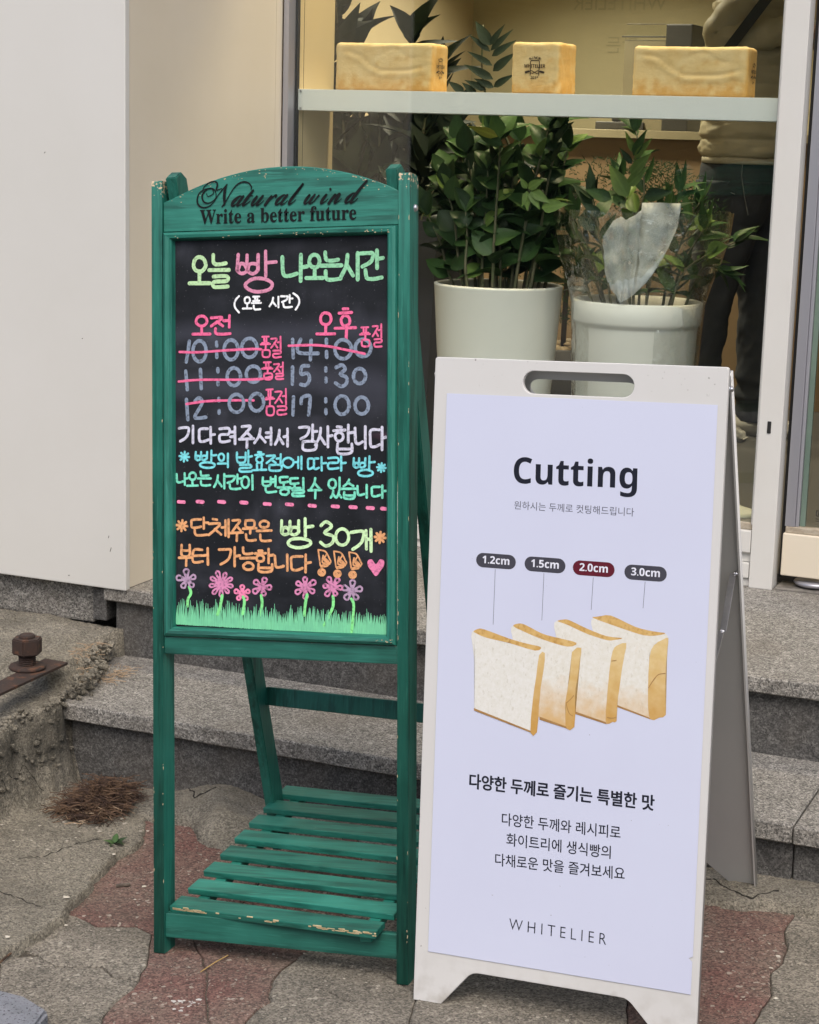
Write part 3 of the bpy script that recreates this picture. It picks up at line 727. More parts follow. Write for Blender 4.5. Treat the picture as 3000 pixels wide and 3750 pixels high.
line('chalk_writing', 'hot', 11, A, [('오', 325, 950, 425, 1060), ('전', 428, 950, 545, 1062)])
line('chalk_writing', 'hot', 11, A, [('오', 1038, 932, 1140, 1060), ('후', 1142, 912, 1258, 1085)])
# times
def TD(*strokes, name='chalk_digit'):
    p = Pen(name, 'steel', 13.5, *Bz)
    for q in strokes:
        if q[0] == 'o': p.L(circ(*q[1:]), closed=True)
        elif q[0] == ':': p.L([(q[1], q[2]), (q[1]+1, q[3])], False)
        else: p.L(q)
    p.done()
def colon(x, a, b, c, d): TD((':', x, a, b)); TD((':', x+1, c, d))
TD([(180, 95), (170, 170), (158, 240)]); TD(('o', 205, 92, 298, 238)); colon(371, 102, 130, 182, 208); TD(('o', 424, 86, 522, 224)); TD(('o', 548, 75, 655, 208))
TD([(905, 82), (910, 210)]); TD([(962, 82), (938, 145), (960, 178), (1085, 180)], [(1035, 88), (1030, 225)]); colon(1142, 82, 110, 168, 208); TD(('o', 1202, 85, 1318, 218)); TD(('o', 1345, 82, 1455, 202))
TD([(155, 305), (166, 435)]); TD([(258, 293), (264, 428)]); colon(380, 288, 310, 382, 400); TD(('o', 446, 282, 540, 407)); TD(('o', 580, 270, 680, 382))
TD([(905, 276), (904, 396)]); TD([(1018, 268), (972, 272), (965, 325), (1010, 320), (1024, 362), (1000, 402), (962, 398)]); colon(1138, 283, 303, 355, 380); TD([(1210, 280), (1250, 262), (1275, 292), (1240, 325), (1284, 350), (1280, 395), (1245, 412), (1207, 388)]); TD(('o', 1333, 287, 1418, 392))
TD([(160, 503), (170, 645)]); TD([(220, 515), (250, 493), (270, 530), (220, 620), (240, 635), (297, 628)]); colon(388, 497, 515, 582, 600); TD(('o', 460, 468, 562, 594)); TD(('o', 605, 462, 702, 584))
TD([(912, 486), (908, 612)]); TD([(966, 532), (972, 492), (1024, 478), (1026, 540), (1018, 612)]); colon(1138, 500, 520, 575, 602); TD(('o', 1204, 480, 1302, 608)); TD(('o', 1344, 488, 1438, 606))
for it in ([('품', 682, 62, 748, 205), ('절', 755, 62, 828, 210)], [('품', 692, 242, 765, 362), ('절', 775, 245, 842, 362)], [('품', 710, 432, 776, 612), ('절', 782, 432, 866, 612)], [('품', 1378, -5, 1448, 130), ('절', 1466, -25, 1534, 135)]):
    line('chalk_writing', 'hot', 7.2, Bz, it)
for q in ([(112, 170), (250, 172), (450, 158), (620, 150), (685, 152)], [(878, 127), (1040, 122), (1150, 130), (1280, 155), (1412, 183)], [(106, 378), (250, 366), (500, 365), (680, 360), (752, 345)], [(160, 536), (300, 516), (480, 510), (632, 510)]):
    p = Pen('strike_line', 'hot', 9, *Bz); p.L(q); p.done()
line('chalk_writing', 'lilac', 10.5, Bz, [('기', 108, 690, 228, 808), ('다', 248, 698, 358, 812), ('려', 392, 696, 512, 816), ('주', 532, 690, 632, 835), ('셔', 636, 702, 768, 820), ('서', 782, 710, 880, 832),
     ('감', 952, 682, 1078, 858), ('사', 1065, 695, 1182, 838), ('합', 1188, 682, 1332, 885), ('니', 1340, 692, 1432, 845), ('다', 1448, 700, 1562, 856)])
line('chalk_writing', 'cyan', 8.5, Bz, [('*', 145, 905, 34), ('빵', 222, 862, 372, 985), ('의', 380, 884, 458, 978), ('발', 512, 864, 622, 1012), ('효', 624, 876, 722, 1003), ('점', 722, 888, 832, 1002), ('에', 832, 905, 972, 992),
     ('따', 1012, 908, 1142, 1003), ('라', 1152, 905, 1280, 1003), ('빵', 1334, 905, 1482, 1045), ('*', 1528, 982, 30)])
line('chalk_writing', 'mint', 9, Bz, [('나', 88, 1022, 168, 1102), ('오', 165, 1015, 240, 1112), ('는', 242, 1010, 330, 1112), ('시', 352, 1028, 442, 1128), ('간', 440, 1032, 545, 1136), ('이', 545, 1035, 640, 1136),
     ('변', 692, 1042, 795, 1160), ('동', 800, 1046, 888, 1174), ('될', 882, 1056, 990, 1184), ('수', 1016, 1056, 1108, 1190), ('있', 1155, 1052, 1252, 1192), ('습', 1246, 1068, 1350, 1200), ('니', 1358, 1104, 1442, 1192), ('다', 1460, 1108, 1562, 1194)])
for x, y in ((125, 168), (257, 167), (408, 168), (563, 173), (727, 183), (883, 186), (1043, 195), (1205, 200), (1330, 205), (1450, 211), (1551, 216)):
    p = Pen('chalk_dash', 'dash', 13.5, *Cz); p.L([(x-20, y-1), (min(x+20, 1558), y+2)], False); p.done()
line('chalk_writing', 'orange', 9.5, Cz, [('*', 128, 335, 38), ('단', 192, 280, 312, 408), ('체', 315, 292, 462, 415), ('주', 468, 295, 555, 436), ('문', 558, 298, 650, 446), ('은', 655, 300, 758, 450), ('*', 1520, 418, 38)])
line('', 'pale', 12, Cz, [('빵', 825, 285, 1050, 492), ('개', 1315, 362, 1470, 515)])
p = Pen('chalk_digit', 'pale', 12, *Cz); p.L([(1105, 335), (1140, 308), (1180, 340), (1130, 385), (1190, 410), (1185, 455), (1140, 478), (1102, 452)]); p.done(); p = Pen('chalk_digit', 'pale', 12, *Cz); p.L(circ(1208, 358, 1300, 472), closed=True); p.done()
line('chalk_writing', 'orange', 10, Cz, [('부', 108, 472, 202, 610), ('터', 205, 494, 322, 608), ('가', 388, 488, 538, 620), ('능', 538, 488, 638, 648), ('합', 636, 500, 772, 660), ('니', 778, 540, 886, 650), ('다', 892, 540, 1032, 662)])
for x, y in ((1085, 505), (1195, 515), (1302, 522)):
    p = Pen('exclamation_doodle', 'orange', 6, *Cz)
    p.L([(x, y), (x+8, y+60), (x+15, y+110)]); p.L([(x, y), (x+50, y+12), (x+78, y+60), (x+85, y+90), (x+20, y+112)]); p.L([(x+35, y+40), (x+30, y+90), (x+75, y+88), (x+45, y+60), (x+70, y+108), (x+20, y+120)])
    p.L([(x+60, y+30), (x+40, y+70), (x+80, y+100)]); p.L(circ(x+4, y+138, x+46, y+178), closed=True, w=9); p.L([(x+18, y+150), (x+34, y+166), (x+16, y+160)]); p.done()
# heart
h = [(0, -.2), (.25, -.5), (.5, -.42), (.5, -.1), (.3, .2), (0, .55), (-.3, .2), (-.5, -.1), (-.5, -.42), (-.25, -.5)]
bm = bmesh.new(); hp = catmull([(1490+x*112, 628+y*112) for x, y in h], 4, True)
hp = [GB.loc(Cz[0]+x*Cz[2], Cz[1]+y*Cz[2], CY) for x, y in hp]; bm.faces.new([bm.verts.new((q.x, CY-.0008, q.z)) for q in hp]); obj('heart', bm, MK['heart'], board)
# grass, stems, flowers
p = Pen('chalk_grass', 'grass', 7, *Cz)
for i in range(190):
    x = 66+1494*i/189 + random.uniform(-3, 3); yb = 1018+(x-66)*.058+random.uniform(-2, 2); hh = 105 + 60*abs(fbm(x*.012, 3))*2 + random.uniform(0, 35) - (30 if 800 < x < 880 else 0)
    p.L([(x, yb), (x+random.uniform(-4, 4), yb-hh*.6), (x+random.uniform(-7, 9), yb-hh)], True) if False else None
    ox, oy, sc = p.o; P = [GB.loc(ox+a*sc, oy+b*sc, CY) for a, b in ((x, yb), (x+random.uniform(-3, 3), yb-hh*.55), (x+random.uniform(-7, 9), yb-hh))]
    layer[0] = (layer[0]+1) % 60
    ribbon(p.bm, [(P[0].x, P[0].z, .0050), (P[1].x, P[1].z, .0026), (P[2].x, P[2].z, .0008)], 0, CY-.0003-layer[0]*.000018)
p.done()
for st in ([(180, 765), (192, 810), (172, 850), (168, 900)], [(412, 825), (398, 900), (378, 960)], [(558, 835), (568, 870), (555, 955)], [(685, 825), (692, 880), (682, 965)], [(1008, 820), (996, 880), (988, 965)], [(1190, 830), (1190, 900), (1160, 970), (1128, 1035)], [(1318, 850), (1335, 900), (1320, 1080)]):
    p = Pen('flower_stem', 'stem', 11, *Cz); p.L(st); p.done()
for cx, cy, r, npet, col, ph in ((165, 715, 74, 5, 'flower2', -.4), (405, 745, 92, 9, 'flower', .2), (552, 810, 58, 5, 'dash', -1.57), (690, 765, 70, 5, 'flower', -1.2), (995, 768, 80, 6, 'flower', .5), (1185, 765, 76, 6, 'flower', .1), (1322, 793, 72, 5, 'flower2', -1.5)):
    p = Pen('chalk_flower', col, 7.5, *Cz)
    for k in range(npet):
        a = ph+k*2*math.pi/npet; wv = math.pi/npet*.85; rr = r*random.uniform(.85, 1.05)
        pt = [(cx+6*math.cos(a), cy+6*math.sin(a))] + [(cx+rr*f*math.cos(a+wv*s), cy+rr*f*math.sin(a+wv*s)) for f, s in ((.55, -.55), (.88, -.5), (1, 0), (.88, .5), (.55, .55))]
        p.L(pt, True, True); p.L([(cx+rr*.2*math.cos(a), cy+rr*.2*math.sin(a)), (cx+rr*.5*math.cos(a), cy+rr*.5*math.sin(a))], w=10 if col != 'flower2' else 5)
    p.L(circ(cx-10, cy-10, cx+10, cy+10, 8), True, True, w=9); p.done()

# lettering burnt into the head board
M_ink = pm('black_lettering', (.006, .008, .009), (.012, .013, .014), 60, .7, spec=.15)
HY = .0026
def hl(px, py): q = GB.loc(px, py, HY); return (q.x, q.z)
a, b = hl(732, 820), hl(1305, 803)
lettering(SERB('Write a better future'), a, b, HY, M_ink, E_, hscale=1.12, offset=.006, space=1.02)
sb = bmesh.new()
def sw(pts, n=6):
    q = [(*hl(700+x*.3768, 620+y*.3768), wd*.3768*PXM) for x, y, wd in pts]
    layer[0] = (layer[0]+1) % 60
    ribbon(sb, catmull(q, n), 0, HY-layer[0]*.000012, jit=0)
# N with its swashes
sw([(150, 235, 7), (165, 262, 8), (215, 235, 9), (205, 190, 11), (150, 195, 13), (108, 255, 16), (125, 315, 16), (180, 325, 10), (240, 275, 9), (225, 195, 11), (150, 190, 9), (85, 225, 11), (60, 290, 15), (75, 350, 17), (130, 372, 13), (200, 340, 9), (270, 240, 10), (350, 145, 12)])
sw([(110, 215, 8), (130, 165, 9), (190, 122, 10), (245, 122, 12), (255, 160, 18), (245, 200, 12), (300, 185, 8)])
sw([(345, 150, 14), (330, 200, 26), (322, 270, 28), (325, 330, 22), (300, 362, 10)])
sw([(325, 335, 9), (390, 220, 10), (440, 155, 12), (500, 122, 13), (555, 130, 13), (585, 165, 14), (583, 195, 9)])
def lc(x, y, s, which):
    """italic script letters; x,y = foot of the letter on the baseline, s = x-height"""
    T = lambda pts: sw([(x+(px+ (1-py)*.52)*s, y-(1-py)*s*1.0, w_*s/100) for px, py, w_ in pts])
    if which == 'a': T([(.62, .05, 12), (.25, .02, 16), (-.05, .5, 30), (-.02, .95, 20), (.3, .85, 12), (.62, .1, 10)]); T([(.66, .0, 22), (.5, .55, 26), (.52, .97, 18), (.8, .85, 10), (1.0, .55, 7)])
    if which == 't': T([(.3, -.55, 22), (.12, .1, 28), (.02, .6, 28), (.05, .97, 20), (.3, .85, 11), (.55, .5, 7)]); T([(-.02, .02, 9), (.55, -.02, 9)])
    if which == 'u': T([(-.05, .3, 7), (.1, .02, 18), (.0, .5, 28), (.0, .93, 20), (.25, .9, 12), (.62, .1, 12)]); T([(.66, .0, 20), (.52, .55, 26), (.52, .97, 18), (.8, .85, 10), (1.0, .5, 7)])
    if which == 'r': T([(-.05, .3, 7), (.12, .03, 18), (.02, .5, 28), (-.08, 1.0, 26)]); T([(.05, .6, 8), (.35, .1, 14), (.55, .0, 24), (.58, .18, 16)])
    if which == 'l': T([(-.1, .6, 7), (.3, -.6, 12), (.42, -1.15, 20), (.2, -.3, 28), (.0, .5, 28), (.02, .96, 20), (.28, .85, 11), (.5, .5, 7)])
    if which == 'i': T([(-.05, .3, 7), (.12, .02, 20), (.0, .55, 28), (.02, .96, 20), (.28, .85, 11), (.52, .5, 7)]); T([(.22, -.5, 22), (.25, -.46, 24)])
    if which == 'n': T([(-.05, .3, 7), (.12, .03, 18), (.02, .5, 28), (-.08, 1.0, 26)]); T([(.0, .75, 8), (.35, .1, 14), (.55, .05, 24), (.48, .6, 28), (.48, .96, 18), (.75, .85, 10), (.95, .5, 7)])
    if which == 'd': T([(.6, .05, 12), (.25, .02, 16), (-.05, .5, 30), (-.02, .95, 20), (.3, .85, 12), (.62, .1, 10)]); T([(1.0, -1.25, 22), (.72, -.4, 28), (.5, .5, 28), (.5, .97, 18), (.8, .85, 10), (1.0, .5, 7)])
    if which == 'w': T([(-.05, .3, 7), (.12, .02, 20), (.0, .5, 28), (.02, .92, 20), (.3, .85, 12), (.6, .1, 14)]); T([(.62, .02, 18), (.5, .5, 26), (.52, .93, 18), (.85, .75, 11), (1.05, .1, 14), (1.12, .2, 10)])
bl = lambda x: 362 - (x-300)*.026
for ch, x in (('a', 395), ('t', 497), ('u', 585), ('r', 725), ('a', 822), ('l', 945), ('w', 1095), ('i', 1258), ('n', 1345), ('d', 1500)):
    lc(x, bl(x)-3, 96 if ch != 't' else 96, ch)
obj('script_lettering', sb, M_ink, E_)

# worn paint: pale flakes missing along the edges
random.seed(19); fl_ = bmesh.new()
def flake(x, z, w_, h_, y=-.0004):
    n_ = random.randint(5, 7); c = [(x+w_*random.uniform(.5, 1)*math.cos(k*6.283/n_), z+h_*random.uniform(.5, 1)*math.sin(k*6.283/n_)) for k in range(n_)]
    fl_.faces.new([fl_.verts.new((a, y, b)) for a, b in c])
for i in range(46):
    e_ = random.choice((-.0035, .0155, .4705, .4895)); dz = -.013 if e_ > .3 else 0; flake(e_+random.uniform(-.0006, .0006), random.uniform(.05, 1.38)+dz, random.uniform(.0004, .0011), random.uniform(.001, .006))
for i in range(60):
    t = random.uniform(.03, .97); flake(.4685-.451*t, 1.379 + .0535*(1-((t-.48)/.5)**2) - random.uniform(.001, .004)*random.choice((1, 1, 5)), random.uniform(.0006, .0028), random.uniform(.0005, .0014), .0036)
for i in range(30):
    flake(random.choice((random.uniform(.25, .34), random.uniform(.41, .455), random.uniform(.03, .46))), 1.3125+random.uniform(-.002, .003), random.uniform(.0008, .003), random.uniform(.0005, .0012), -.0066)
for i in range(10): flake(random.uniform(.43, .462), .597+random.uniform(-.003, .003), random.uniform(.0008, .002), random.uniform(.0006, .0015), -.0066)
wp = obj('worn_paint', fl_, pm('bare_wood_flakes', (.62, .52, .34), (.45, .36, .22), 90, .8), E_); wp['kind'] = 'stuff'

# rear frame
def rl(x0, x1, slope, y0, vend):
    bm = bmesh.new(); prof = rounded([(0, 0), (.055, 0), (.055, 1), (0, 1)], 0)
    A0 = Vector((0, y0, 1.425)); A1 = Vector((0, y0+slope*(1.425-vend), vend))
    d = (A0-A1).normalized(); side = Vector((0, d.z, -d.y))*.052
    pts = [A1, A1+side + Vector((0, 0, .0)), A0+side*.9 - d*.016, A0+side*.55, A0 - d*.004]
    L = [bm.verts.new((x0, q.y, q.z)) for q in pts]; Rr = [bm.verts.new((x1, q.y, q.z)) for q in pts]
    bm.faces.new(L[::-1]); bm.faces.new(Rr)
    for i in range(5): bm.faces.new((L[i], L[(i+1) % 5], Rr[(i+1) % 5], Rr[i]))
    bmesh.ops.recalc_face_normals(bm, faces=bm.faces); bmesh.ops.bevel(bm, geom=list(bm.edges), offset=.002, segments=2, affect='EDGES')
    return obj('rear_leg', bm, W_rear, E_)
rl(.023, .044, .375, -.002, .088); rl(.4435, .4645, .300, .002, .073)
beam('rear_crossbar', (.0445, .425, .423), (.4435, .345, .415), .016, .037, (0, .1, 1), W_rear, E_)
M_bolt = pm('zinc_bolt', (.55, .55, .56), (.4, .4, .42), 20, .3, metal=.9)
def bolt(x, y, z, r, parent, ax='X', name='bolt', mat=None):
    bm = bmesh.new(); lathe([(0, .0035), (r*.6, .0035), (r, .0012), (r, -.002), (r*1.25, -.002), (r*1.25, -.003)], 12, bm=bm)
    bmesh.ops.transform(bm, matrix=Matrix.Translation((x, y, z)) @ (Matrix.Rotation(math.pi/2, 4, 'Y') if ax == 'X' else Matrix.Rotation(math.pi/2, 4, 'X')), verts=bm.verts)
    return obj(name, bm, mat or M_bolt, parent, True)
bolt(.4925, .026, 1.355, .006, E_); bolt(.019, .02, 1.375, .004, E_)
# slatted shelf: corners measured in the world, kept in the easel's frame
h0 = .085
fl = GB.Mi @ at_z(623, 3320, (GB.M @ Vector((.02, 0, h0))).z); fr_ = GB.Mi @ at_z(1375, 3421, (GB.M @ Vector((.45, -.02, h0))).z)
bl_ = GB.Mi @ at_z(1068, 2857, .145)
r_ = fr_-fl; q_ = bl_-fl; nr = r_.cross(q_).normalized(); nr = nr if nr.z > 0 else -nr
W_slat = [wood('green_slat_wood_%d' % i, 0, .4+i*1.3, dark=(.85, 1.2, 1.0)[i]) for i in range(3)]
def slat_front(t, src, v, col): return col
ql = q_.length; qd = q_.normalized(); sw_ = ql/8*.60; rd = r_.normalized()
for i in range(8):
    c0 = fl + qd*(ql*i/8 + sw_/2 + .002) - nr*.006; sh = (-.000 if i == 0 else .0) + random.uniform(-.003, .003)
    ln = r_.length + (0 if i == 0 else .008)
    M = Matrix((rd, (nr.cross(rd)).normalized(), nr)).transposed().to_4x4(); M.translation = c0 + rd*sh
    bm = bmesh.new(); add_box(bm, 0, ln, -sw_/2, sw_/2, -.006, .006, .0018, M); obj('slat', bm, W_slat[i % 3], E_)
M_bare = pm('bare_wood_edge', (.62, .50, .30), (.03, .16, .11), 55, .8, .5, 200, .001, contrast=(.50, .60))
fe = bmesh.new(); M = Matrix((rd, (nr.cross(rd)).normalized(), nr)).transposed().to_4x4(); M.translation = fl - nr*.006 + qd*.0005
# splintered, worn front edge of the first slat
for i in range(70):
    x = random.choice([random.uniform(0, .07), random.uniform(.30, r_.length), random.uniform(0, r_.length)]); l_ = random.uniform(.004, .016); x1_ = min(r_.length, x+l_)
    z = random.uniform(.0005, .006)*(1 if x > .02 else .6); add_box(fe, x, x1_, .0008, .003, z-.001, min(.0063, z+random.uniform(.0004, .0015)), 0, M)
we = obj('worn_edge', fe, pm('bare_wood', (.66, .55, .34), (.5, .38, .2), 60, .8), E_); we['kind'] = 'stuff'
for s in (.035, r_.length-.03):
    a = fl+rd*s+qd*.02-nr*.022; b = fl+rd*s+qd*(ql-.02)-nr*.022
    beam('shelf_bearer', a, b, .022, .018, nr, W_slat[1], E_)

# ------------------------------------------------------------------ white A-board
wO = at_z(1513, 3661, .020)
WB = Board(wO, (.9992, .0141, .0374), (-.0404, .1041, .9937), 'a_frame_sign', 'white metal A-frame sign with a pale poster about cutting bread', 'sandwich board')
w_ = WB.root
s_ = (1.5-.020)/1.5       # measured at z=0, foot is a little higher
def sign_extra(t, src, v, col):
    sep = nd(t, 'ShaderNodeSeparateXYZ'); t.links.new(src, sep.inputs[0])
    low = nd_clamp(t, rng(t, sep.outputs[2], .10, .0)); k = mth(t, 'MULTIPLY', low, rng(t, noi(t, src, 30, 6), .45, .7))
    col = mixin(t, mth(t, 'MULTIPLY', k, .55), col, (.30, .27, .22))
    hi = nd_clamp(t, rng(t, sep.outputs[2], 1.06, 1.115)); k2 = mth(t, 'MULTIPLY', hi, rng(t, noi(t, src, 120, 5), .66, .70))
    return mixin(t, k2, col, (.18, .17, .15))
M_sign = pm('sign_white', (.645, .64, .63), (.61, .605, .59), 2.5, .42, .12, 300, .0004, extra=sign_extra, speck=((.28, .27, .25), 130, .735, .75), speck2=((.40, .38, .34), 9, .70, .78))
WX, WZ = .510*s_, 1.131*s_
out = rounded([(0, 0), (.052*s_, 0), (.108*s_, .066*s_), (.388*s_, .066*s_), (.452*s_, 0), (WX, 0), (WX, WZ), (0, WZ)], [0, .002, .03, .03, .002, 0, .006, .006], 8)
hx0, hx1, hz0, hz1 = .160*s_, .3535*s_, 1.075*s_, 1.113*s_
hole = [(hx1-.019 + .019*math.cos(a), (hz0+hz1)/2+(hz1-hz0)/2*math.sin(a)) for a in [(-.5+i/12)*math.pi for i in range(13)]] + [(hx0+.019 + .019*math.cos(a), (hz0+hz1)/2+(hz1-hz0)/2*math.sin(a)) for a in [(.5+i/12)*math.pi for i in range(13)]]
plate('front_panel', [out, hole[::-1]], 0, .011, M_sign, w_, .0012)
# back panel: hinged at the top edge, foot measured on the ground
bf = WB.Mi @ at_z(2762, 3255, gz(-.75)+.012)
kx = (bf.x-WX)/WZ
Shr = Matrix(((1, 0, -kx, kx*WZ), (0, 1, 0, 0), (0, 0, 1, 0), (0, 0, 0, 1)))
Mb = Shr @ Matrix.Translation((0, .014, WZ)) @ Matrix.Rotation(math.atan2(bf.y-.014, WZ-bf.z), 4, 'X') @ Matrix.Translation((0, 0, -WZ))
LB = math.hypot(bf.y-.014, WZ-bf.z)
M_signb = pm('sign_back_shaded', (.50, .50, .49), (.46, .46, .455), 3, .5, .1, 200, .0004)  # shade of the inner face built into a greyer base colour
outb = rounded([(0, WZ-LB), (.052, WZ-LB), (.115, WZ-LB+.08), (.385, WZ-LB+.08), (.452, WZ-LB+.006), (WX, WZ-LB), (WX, WZ-.01), (0, WZ-.01)], [0, 0, .03, .03, .01, 0, 0, 0], 6)
hb = [(x, z-.02) for x, z in hole]
plate('back_panel', [outb, hb[::-1]], 0, .006, M_signb, w_, .0008, Mb)
plate('back_panel_edge', [[(WX-.002, WZ-LB), (WX+.0015, WZ-LB), (WX+.0015, WZ-.01), (WX-.002, WZ-.01)]], -.009, .006, M_sign, w_, .0003, Mb)
br0 = WB.Mi @ at_y(2703, 2297, 3.26); br1 = WB.loc(2618, 2490, .012)
e1 = Vector((WX-.004, .020, .665)); 
tb = Mb @ Vector((WX-.012, -.008, WZ-.42))
pb = WB.loc(2618, 2492, .016); pb = Vector((WX-.010, .016, pb.z)); mid = (tb+pb)/2 + Vector((0, .01, -.012))
beam('stay', tb, mid, .0022, .011, (1, 0, 0), M_bolt, w_, .0004); beam('stay', mid+Vector((-.003, 0, 0)), pb+Vector((-.003, 0, 0)), .0022, .010, (1, 0, 0), M_bolt, w_, .0004)
for q, r in ((tb+Vector((.006, 0, 0)), .004), (mid, .0035), (pb+Vector((.003, 0, 0)), .0045), (Vector((WX+.002, .018, WZ-.035)), .0045), (Vector((-.003, .018, WZ-.03)), .004)): bolt(q.x, q.y, q.z, r, w_)
# poster
M_post = pm('poster_paper', (.61, .645, .80), (.595, .625, .78), 3, .38, .04, 8, .0006, speck=((.30, .31, .36), 157, .77, .78))
PY = -.0016
poster = None
def pl(px, py): q = WB.loc(px, py, PY); return (q.x, q.z)
c4 = [pl(1568, 3484), pl(2530, 3643), pl(2629, 1483), pl(1637, 1440)]
c4 = [c4[0]] + [(c4[1][0], c4[1][1])] + [(c4[1][0]-.0, c4[1][1]+.055), (c4[1][0]-.006, c4[1][1]+.060), (c4[1][0]+.0006, c4[1][1]+.064)] + c4[2:]
poster = plate('poster', [c4], PY, -.0012, M_post, w_, 0)
TY = PY-.0002
M_txt = pm('print_dark', (.012, .014, .024), (.016, .018, .03), 40, .6, spec=.15)
M_txt2 = pm('print_grey', (.08, .085, .12), (.10, .105, .14), 40, .6, spec=.15)
M_pill = pm('print_slate', (.055, .055, .072), (.062, .062, .08), 40, .6, spec=.15); M_pillr = pm('print_maroon', (.11, .012, .024), (.12, .015, .028), 40, .6, spec=.15)
M_pw = pm('print_white', (.78, .8, .9), None, 40, .5)
z5 = lambda x, y: pl(1450+x*.7536, 1250+y*.7536)
z7 = lambda x, y: pl(1600+x*.5507, 2700+y*.5507)
z6 = lambda x, y: pl(1600+x*.5507, 1900+y*.5507)
lettering(SANSB('Cutting'), z5(572, 688), z5(1172, 716), TY, M_txt, poster, offset=0, hscale=1.03)
lettering('원하시는 두께로 컷팅해드립니다', z5(575, 812), z5(1157, 848), TY, M_txt2, poster, offset=-.002)
embolden(lettering('다양한 두께로 즐기는 특별한 맛', z7(217, 330), z7(1445, 480), TY, M_txt, poster, offset=.008, hscale=1.12), .00055)
lettering('다양한 두께와 레시피로', z7(432, 578), z7(1222, 670), TY, M_txt, poster, offset=.008, hscale=1.1)
lettering('화이트리에 생식빵의', z7(462, 713), z7(1156, 802), TY, M_txt, poster, offset=.008, hscale=1.1)
lettering('다채로운 맛을 즐겨보세요', z7(388, 846), z7(1250, 944), TY, M_txt, poster, offset=.008, hscale=1.1)
lettering('WHITELIER', z7(480, 1278), z7(1126, 1382), TY, M_txt, poster, offset=-.010, space=1.55, hscale=1.18)
for (x0, y0, x1, y1), t_, mt, lx, ly0, ly1 in (((262, 222, 526, 340), '1.2cm', M_pill, 385, 335, 703), ((584, 246, 856, 366), '1.5cm', M_pill, 709, 362, 675), ((905, 272, 1183, 392), '2.0cm', M_pillr, 1037, 390, 605), ((1248, 300, 1530, 422), '3.0cm', M_pill, 1382, 418, 594)):
    a = z6(x0, (y0+y1)/2-10); b = z6(x1, (y0+y1)/2+10); hgt = abs(z6(x0, y0+5)[1]-z6(x0, y1-17)[1])/2
    ang = math.atan2(b[1]-a[1], b[0]-a[0]); L = math.hypot(b[0]-a[0], b[1]-a[1]); cx, cz = (a[0]+b[0])/2, (a[1]+b[1])/2
    P = [(L/2-hgt+hgt*math.cos(t), hgt*math.sin(t)) for t in [(-.5+i/10)*math.pi for i in range(11)]] + [(-L/2+hgt+hgt*math.cos(t), hgt*math.sin(t)) for t in [(.5+i/10)*math.pi for i in range(11)]]
    bm = bmesh.new(); bm.faces.new([bm.verts.new((cx+x*math.cos(ang)-z*math.sin(ang), TY, cz+x*math.sin(ang)+z*math.cos(ang))) for x, z in P]); pill = obj('thickness_badge', bm, mt, poster)
    k = .34; lettering(SANSB(t_), (cx-k*L*math.cos(ang)+hgt*.40*math.sin(ang), cz-k*L*math.sin(ang)-hgt*.40*math.cos(ang)), (cx+k*L*math.cos(ang)+hgt*.40*math.sin(ang), cz+k*L*math.sin(ang)-hgt*.40*math.cos(ang)), TY-.0002, M_pw, poster, offset=.004)
    bm = bmesh.new(); q0 = z6(lx+4, ly0); q1 = z6(lx-10, ly1); ribbon(bm, [q0, q1], .0007, TY, caps=False, jit=0); obj('pointer_line', bm, M_txt2, poster)
def crumb_extra(lo, hi):
    def f(t, src, v, col):
        col = mixin(t, rng(t, noi(t, src, 260, 4, (1, 1, .5)), .60, .72, 0, .45), col, (.50, .47, .38))
        if lo is None: return col
        sep = nd(t, 'ShaderNodeSeparateXYZ'); t.links.new(src, sep.inputs[0])
        k = mth(t, 'ADD', nd_clamp(t, rng(t, sep.outputs[2], hi, lo)), mth(t, 'MULTIPLY', mth(t, 'SUBTRACT', noi(t, src, 60, 4), .5), .8))
        col = mixin(t, rng(t, k, .1, .95, 0, .85), col, (.62, .36, .09)); return col
    return f
zb = z6(1100, 1340)[1]
M_crumb = pm('print_crumb', (.76, .755, .72), (.70, .69, .63), 160, .5, extra=crumb_extra(None, None))
M_crumb2 = pm('print_crumb_golden', (.76, .75, .70), (.70, .68, .60), 150, .5, extra=crumb_extra(zb-.02, zb+.075))
def cr_extra(t, src, v, col): return mixin(t, rng(t, noi(t, src, 150, 4), .5, .68, 0, .5), col, (.36, .17, .03))
M_crt = pm('print_crust_top', (.67, .46, .18), (.58, .35, .10), 50, .5, extra=cr_extra)
def crs_extra(t, src, v, col):
    sep = nd(t, 'ShaderNodeSeparateXYZ'); t.links.new(src, sep.inputs[0])
    k = mth(t, 'ADD', rng(t, sep.outputs[2], zb+.14, zb-.02), mth(t, 'MULTIPLY', mth(t, 'SUBTRACT', noi(t, src, 55, 4), .5), .9))
    return mixin(t, nd_clamp(t, rng(t, k, .1, 1.0, 0, .85)), col, (.52, .27, .05))
M_crs = pm('print_crust_side', (.72, .56, .29), (.66, .48, .20), 60, .5, extra=crs_extra)
M_crb = pm('print_crust_line', (.33, .17, .05), (.42, .24, .09), 60, .5)
ly = [0]
def poly(pts, mat, name, sm_=0):
    if sm_: pts = catmull(pts, sm_, True)
    ly[0] += 1; bm = bmesh.new(); bm.faces.new([bm.verts.new((*[z6(*p)[0]], TY-ly[0]*.00004, z6(*p)[1])) for p in pts])
    bmesh.ops.triangulate(bm, faces=bm.faces); return obj(name, bm, mat, poster)
